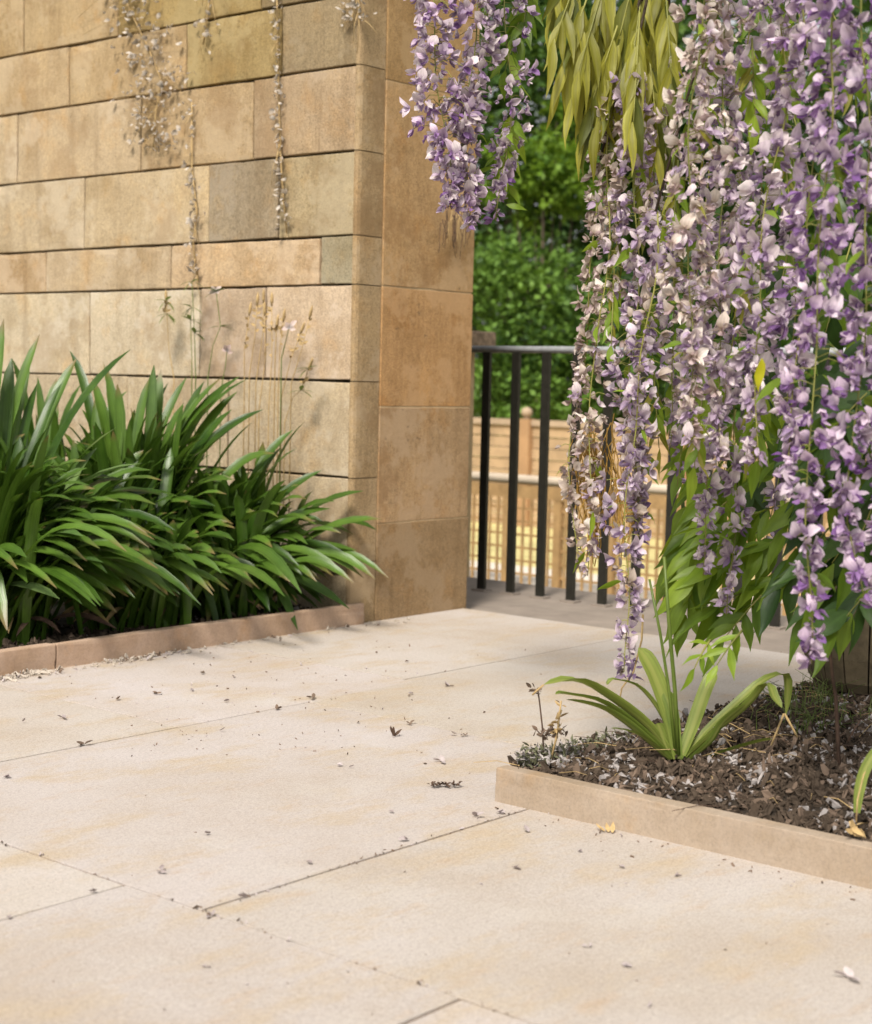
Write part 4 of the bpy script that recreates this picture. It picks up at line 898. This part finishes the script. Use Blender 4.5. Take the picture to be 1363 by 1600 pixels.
# ------------------------------------------------------------------ things in the right bed
pc = on_z(1365, 1085, .13); pc = CAM + (pc-CAM)*1.02
bar = empty('barrel_planter', (pc.x, pc.y, .12)); tag(bar, 'weathered round wooden barrel standing in shade at the right edge', 'planter')
ns = 18
for k in range(ns):
    b_ = MB(); a0, a1 = 2*pi*k/ns+.012, 2*pi*(k+1)/ns-.012
    hs_ = [0, .03, .10, .22, .34, .42]; rs_ = [.170, .190, .208, .222, .215, .20]
    for h, r in zip(hs_, rs_):
        for a in (a0, (a0+a1)/2, a1): b_.v.append((cos(a)*r, sin(a)*r, h+.02))
        for a in (a1, a0): b_.v.append((cos(a)*(r-.02), sin(a)*(r-.02), h+.02))
    for i in range(len(hs_)-1):
        for j in range(5): b_.f.append((i*5+j, i*5+(j+1) % 5, (i+1)*5+(j+1) % 5, (i+1)*5+j)); b_.m.append(0)
    b_.f.append((4, 3, 2, 1, 0)); b_.m.append(0); n5 = (len(hs_)-1)*5; b_.f.append(tuple(n5+q for q in range(5))); b_.m.append(0)
    b_.obj('stave', M_pot, bar, smooth=False)
b_ = MB(); b_.tube([(0, 0, .03), (0, 0, .40)], [.165, .185], 24); b_.obj('earth', M_soil, bar)
for h, r in ((.30, .2225),):
    b_ = MB(); b_.tube([(cos(2*pi*q/32)*r, sin(2*pi*q/32)*r, h) for q in range(33)], .006, 5); b_.obj('hoop', M_hoop, bar)

def bend_leaf(root, name, pxd, width, mat, fold=.25, prof=agprof, seed=1, n=14):
    P = [at(*p) for p in pxd]; pts = []
    m = len(P)-1
    for i in range(n):   # Catmull-Rom
        t = i/(n-1)*m; k = min(int(t), m-1); u = t-k
        a, b, c, d = P[max(k-1, 0)], P[k], P[k+1], P[min(k+2, m)]
        pts.append(.5*((2*b) + (c-a)*u + (2*a-5*b+4*c-d)*u*u + (3*b-a-3*c+d)*u**3))
    mb = MB(); cv = CAM - pts[0]; side = Vector((-cv.y, cv.x, 0)).normalized()
    h = Vector((pts[-1].x-pts[0].x, pts[-1].y-pts[0].y, 0)); s2 = Vector((-h.y, h.x, 0))
    if s2.length > .05:
        s2.normalize(); side = (side + (s2 if s2.dot(side) > 0 else -s2)*.6).normalized()
    mb.strap(pts, width, prof, side, fold)
    o = mb.obj(name, mat, root); o.matrix_parent_inverse = Matrix.Translation(-root.location); return o
lb = on_z(1056, 1190, .115); ld = (lb-CAM).dot(FWD)
lily = empty('lily_plant', lb); tag(lily, 'clump of arching yellow green strap leaves with two tall stems in mulch', 'plant')
for pts, wd in (([(1050, 1185), (1010, 1135), (950, 1090), (900, 1065), (850, 1070)], .050), ([(1048, 1185), (1000, 1140), (940, 1098), (885, 1085), (868, 1085)], .034), ([(1046, 1188), (990, 1140), (940, 1108), (885, 1093)], .038),
                ([(1058, 1185), (1045, 1120), (1020, 1050), (998, 1012)], .050), ([(1060, 1185), (1050, 1110), (1040, 1080)], .036), ([(1056, 1183), (1035, 1120), (1000, 1075), (960, 1062), (948, 1070)], .018),
                ([(1066, 1180), (1085, 1130), (1105, 1075), (1118, 1050)], .040), ([(1070, 1182), (1105, 1140), (1150, 1100), (1190, 1065), (1225, 1054), (1231, 1075), (1228, 1118)], .026), ([(1072, 1184), (1110, 1150), (1165, 1105), (1198, 1070), (1210, 1090), (1222, 1106)], .028),
                ([(1075, 1190), (1110, 1160), (1130, 1130), (1165, 1100)], .026), ([(1105, 1183), (1150, 1170), (1185, 1160), (1208, 1155)], .026), ([(1045, 1180), (1010, 1155), (980, 1142), (955, 1138)], .02), ([(1062, 1186), (1075, 1150), (1090, 1120)], .028), ([(1050, 1186), (1035, 1150), (1028, 1130)], .034)):
    k = R.uniform(-.05, .05); bend_leaf(lily, 'leaf', [(x, y, ld+k*i/3) for i, (x, y) in enumerate(pts)], wd*.86, M_lily, .42)
for pts, wd in (([(1060, 1180, ld), (1055, 1080, ld), (1046, 980, ld-.02), (1038, 870, ld-.03)], .006), ([(1056, 1180, ld), (1046, 1080, ld), (1032, 990, ld), (1015, 905, ld)], .0045)):
    P = [at(*p) for p in pts]; mb = MB(); mb.tube(P, [wd, wd*.9, wd*.85, wd*.7], 6); o = mb.obj('flower_stem', M_lily, lily); o.matrix_parent_inverse = Matrix.Translation(-lb)
for pts in ([(1225, 1115), (1215, 1140), (1205, 1165)], [(1226, 1115), (1240, 1140), (1246, 1152)], [(850, 1070), (840, 1078), (832, 1086)]):
    P = [at(x, y, ld) for x, y in pts]; mb = MB(); mb.tube(P, .003, 4); o = mb.obj('withered_tip', M_straw, lily); o.matrix_parent_inverse = Matrix.Translation(-lb)

def twigplant(label, name, base, stems, mat, leaves, cat='dead plant', lm=M_brownleaf):
    b = on_z(*base); d = (b-CAM).dot(FWD); root = empty(name, b); tag(root, label, cat); inv = Matrix.Translation(-b)
    for st, r in stems:
        P = [at(x, y, d) for x, y in st]; mb = MB(); mb.tube(P, [r*(1-.4*i/len(P)) for i in range(len(P))], 5); o = mb.obj('stem', mat, root); o.matrix_parent_inverse = inv
    rr = random.Random(len(label))
    for (x, y, n, L) in leaves:
        mb = MB(); p = at(x, y, d)
        for q in range(n):
            mb.petal(p + Vector((rr.gauss(0, .006), rr.gauss(0, .006), rr.gauss(0, .006))), Vector((rr.gauss(0, 1), rr.gauss(0, 1), rr.gauss(.1, .7))), Vector((rr.gauss(0, 1), rr.gauss(0, 1), 1)), L*rr.uniform(.7, 1.2), L*.45, [.3, 1, .8, .2], .4, rr.uniform(-.4, .4))
        o = mb.obj('dry_leaf', lm, root); o.matrix_parent_inverse = inv
twigplant('dead brown weed with shrivelled leaves at the bed corner', 'dead_weed', (850, 1190, .08), [([(850, 1190), (848, 1140), (843, 1095), (840, 1075)], .0025), ([(848, 1150), (838, 1140), (834, 1150)], .002), ([(850, 1150), (870, 1142), (882, 1148)], .002)], M_twig,
          [(838, 1080, 7, .02), (834, 1075, 4, .02), (845, 1145, 6, .024), (868, 1143, 8, .024), (880, 1147, 4, .018), (856, 1150, 5, .022)])
twigplant('pale straw stalk leaning beside the dead brown weed', 'straw_stalk', (862, 1192, .08), [([(860, 1192), (870, 1150), (874, 1120), (877, 1095)], .003), ([(864, 1170), (872, 1150)], .002)], M_straw, [(873, 1125, 7, .022), (868, 1140, 6, .02), (876, 1098, 3, .018)], lm=M_straw)
twigplant('thin upright dark cane stuck in the mulch under the purple flowers', 'bare_cane', (1311, 1205, .12), [([(1311, 1205), (1309, 1150), (1306, 1090), (1300, 1050), (1296, 1000)], .0055), ([(1324, 1160), (1335, 1140), (1345, 1125)], .0025)], M_twig, [])
twigplant('single dry yellow blade bending over at the right end of the kerb', 'withered_grass', (1340, 1290, .11), [([(1338, 1285), (1340, 1250), (1350, 1210), (1372, 1175)], .002)], M_straw, [(1335, 1296, 9, .03)], lm=M_straw)
bend_leaf(bpy.data.objects['withered_grass'], 'blade', [(x, y, (on_z(1340, 1290, .11)-CAM).dot(FWD)) for x, y in ((1339, 1270), (1343, 1235), (1353, 1200), (1378, 1160))], .022, M_lily)
twigplant('withered flower stalk hanging down left of the tall lily stems', 'withered_stalk', (1000, 1130, .1), [([(1005, 960), (1003, 1000), (990, 1050), (972, 1075), (965, 1110)], .003)], M_straw, [(985, 1035, 6, .03), (990, 1050, 5, .035), (978, 1060, 4, .03)], lm=M_pet['lilac'][1], cat='dried stalk')

# low grey green creeping plant at the kerb corner
rr = random.Random(91); mb = MB()
for _ in range(900):
    t = rr.random(); x = 3.085 + .42*t*t + abs(rr.gauss(0, .03)); y = 2.325 - abs(rr.gauss(0, .03+.02*t)); z = .075 + rr.random()**2*.045*(1-.5*t)
    mb.petal((x, y, z), Vector((rr.gauss(0, 1), rr.gauss(0, 1), rr.uniform(.1, 1))), Vector((rr.gauss(0, .5), rr.gauss(0, .5), 1)), rr.uniform(.012, .022), .007, [.4, 1, .2], .3, 0, 0 if rr.random() < .6 else 1)
o = mb.obj('creeping_plant', [leaf_mat('grey green creeper', (0.06, 0.065, 0.03), (0.16, 0.16, 0.09), .7, .2), M_chip2]); tag(o, 'low grey green creeping plant spilling along the bed edge', 'ground cover', kind='stuff')
# wisps of grass and dry straw over the mulch
rr = random.Random(92); mb = MB()
for _ in range(260):
    x, y, z = f_m(rr); L = rr.uniform(.04, .13); a = rr.uniform(0, 6.3)
    d = Vector((cos(a), sin(a), rr.uniform(-.05, .25)))*L; p = Vector((x, y, z+.008))
    mb.tube([p, p+d*.5+Vector((0, 0, .008)), p+d], [.0013, .0012, .0008], 3, cap=False, mi=rr.choice((0, 0, 0, 1)))
o = mb.obj('straw_litter', [M_straw, M_twig]); tag(o, 'dry straws and twigs scattered over the bark mulch', 'straw', kind='stuff')
rr = random.Random(93); mb = MB()
for _ in range(140):
    p = on_z(rr.gauss(1275, 45), rr.uniform(1085, 1150), .12); L = rr.uniform(.03, .09)
    mb.tube([p, p+Vector((rr.gauss(0, .01), rr.gauss(0, .01), L*.6)), p+Vector((rr.gauss(0, .03), rr.gauss(0, .03), L))], [.0014, .0012, .0006], 3, cap=False)
o = mb.obj('fine_grass', M_weed); tag(o, 'wisps of fine green grass in the shade by the barrel', 'grass', kind='stuff')

# ------------------------------------------------------------------ fallen petals on the paving
DEB = []
for i in range(6):
    rr = random.Random(400+i); mb = MB()
    for q in range(rr.choice((1, 2, 2, 3))):
        a = rr.uniform(0, 6.3)
        mb.petal((rr.gauss(0, .004), rr.gauss(0, .004), .002), (cos(a), sin(a), rr.uniform(.0, .2)), (rr.gauss(0, .4), rr.gauss(0, .4), 1), rr.uniform(.010, .019), rr.uniform(.006, .011), [.4, 1, .9, .3], rr.uniform(.2, .9), rr.uniform(-.1, .5))
    DEB.append(mb)
DM = [[mb.mesh('fallen_petal', m) for mb in DEB] for m in (M_greypet, M_brownleaf)]
spots = [(36,1128),(100,1123),(129,1164),(184,1094),(243,1085),(301,1079),(319,1053),(369,1057),(352,1097),(434,1110),(341,1142),(491,1091),(644,1085),(635,1035),(705,1073),(639,1131),(717,1148),(692,1190),(534,1197),(613,1270),(637,1312),(742,1276),(326,1304),(249,1363),(484,1350),(385,1403),(150,1394),(333,1431),(318,1511),(15,1434),(822,1300),(800,1357),(970,1355),(1055,1370),(988,1510),(1010,1575),(865,1148),(780,1270),(700,1072),(728,1150),(745,1280),(326,1512),(545,1198),(8,1215),(60,1060),(560,1130),(905,1330),(920,1480),(640,1088),(590,1020)]
rr = random.Random(500)
GP = 'fallen petals scattered on the paving'
for i, (x, y) in enumerate(spots):
    p = on_z(x, y, .0015); far = p.length/3.0
    br = y < 1200 and rr.random() < .6
    o = link('fallen_petal', rr.choice(DM[1 if br else 0]), None, loc=p, rot=(rr.uniform(-.2, .2), rr.uniform(-.2, .2), rr.uniform(0, 6.3)), scale=rr.uniform(.7, 1.15)*(far if far < 1.4 else 1.4)*(.65 if i >= 38 else 1))
    zn = 'near the foot of the planter kerb' if (y < 1170 and x < 560) else 'left of the mulched bed corner' if (x >= 560 and y < 1299) else 'in front of the bed kerb' if x >= 780 else 'on the slabs in the open foreground'
    tag(o, ('tiny brown shrivelled petal lying ' if br else 'small grey dried petal curled up ') + zn, 'petal', ('brown petals ' if br else 'grey petals ') + zn)
p = on_z(1328, 1528, .0015); o = link('fallen_petal', DM[0][2].copy(), None, loc=p, rot=(0, 0, .4), scale=1.5); tag(o, 'larger whitish grey petal lying alone near the bottom right corner', 'petal')
mb = MB(); rr = random.Random(8)
for k in range(3):
    p0 = on_z(945+k*6, 1299+k, .003); mb.petal(p0, (rr.gauss(0, 1), rr.gauss(0, 1), .3), (0, 0, 1), .03, .012, [.3, 1, .7, .1], .4, .3)
o = mb.obj('leaf_scrap', M_straw); tag(o, 'crumpled straw coloured scrap on the paving in front of the bed kerb', 'leaf scrap')
c0 = on_z(698, 1228, .004); mb = MB(); rr = random.Random(9)
for k in range(70):
    t = rr.uniform(-1, 1); p = c0 + RGT*t*.036 + Vector((rr.gauss(0, .006), rr.gauss(0, .006), abs(rr.gauss(0, .004)))); mb.petal(p, (rr.gauss(0, 1), rr.gauss(0, 1), rr.uniform(0, .6)), (rr.gauss(0, .4), rr.gauss(0, .4), 1), .010, .006, [.4, 1, .3], .4, 0)
o = mb.obj('catkin', M_twig); tag(o, 'dark brown dried catkin lying flat on the paving left of the bed corner', 'catkin')
mb = MB(); c0 = on_z(615, 1150, .002)
for k in range(5): mb.petal(c0, (rr.gauss(0, .5), rr.gauss(0, .5), 1), (1, 0, 0), .03, .010, [.5, 1, .2], .3, 0)
o = mb.obj('spiky_bud', M_twig); tag(o, 'tiny spiky dark bud standing up on the paving', 'bud')

rr = random.Random(501)
def f_s(rr):
    if rr.random() < .45:
        p = on_z(rr.gauss(430, 160), rr.uniform(1000, 1180)); return p.x, min(p.y, 4.43), .001
    if rr.random() < .3: return 2.0+rr.gauss(0, .006), rr.uniform(1.0, 3.4), .001
    if rr.random() < .3: return rr.uniform(2.0, 3.0), 2.23+rr.gauss(0, .006), .001
    if rr.random() < .4: return 3.0-abs(rr.gauss(0, .05)), rr.uniform(1.2, 2.3), .001
    p = on_z(rr.uniform(0, 1363), rr.uniform(1000, 1590)); return p.x, p.y, .001
tag(chips('crumbs', 420, f_s, [M_brownleaf, M_chip, M_greypet], [4, 3, 2], .003, .009, 12), 'tiny dark crumbs of soil and petal scattered over the paving', 'crumbs')
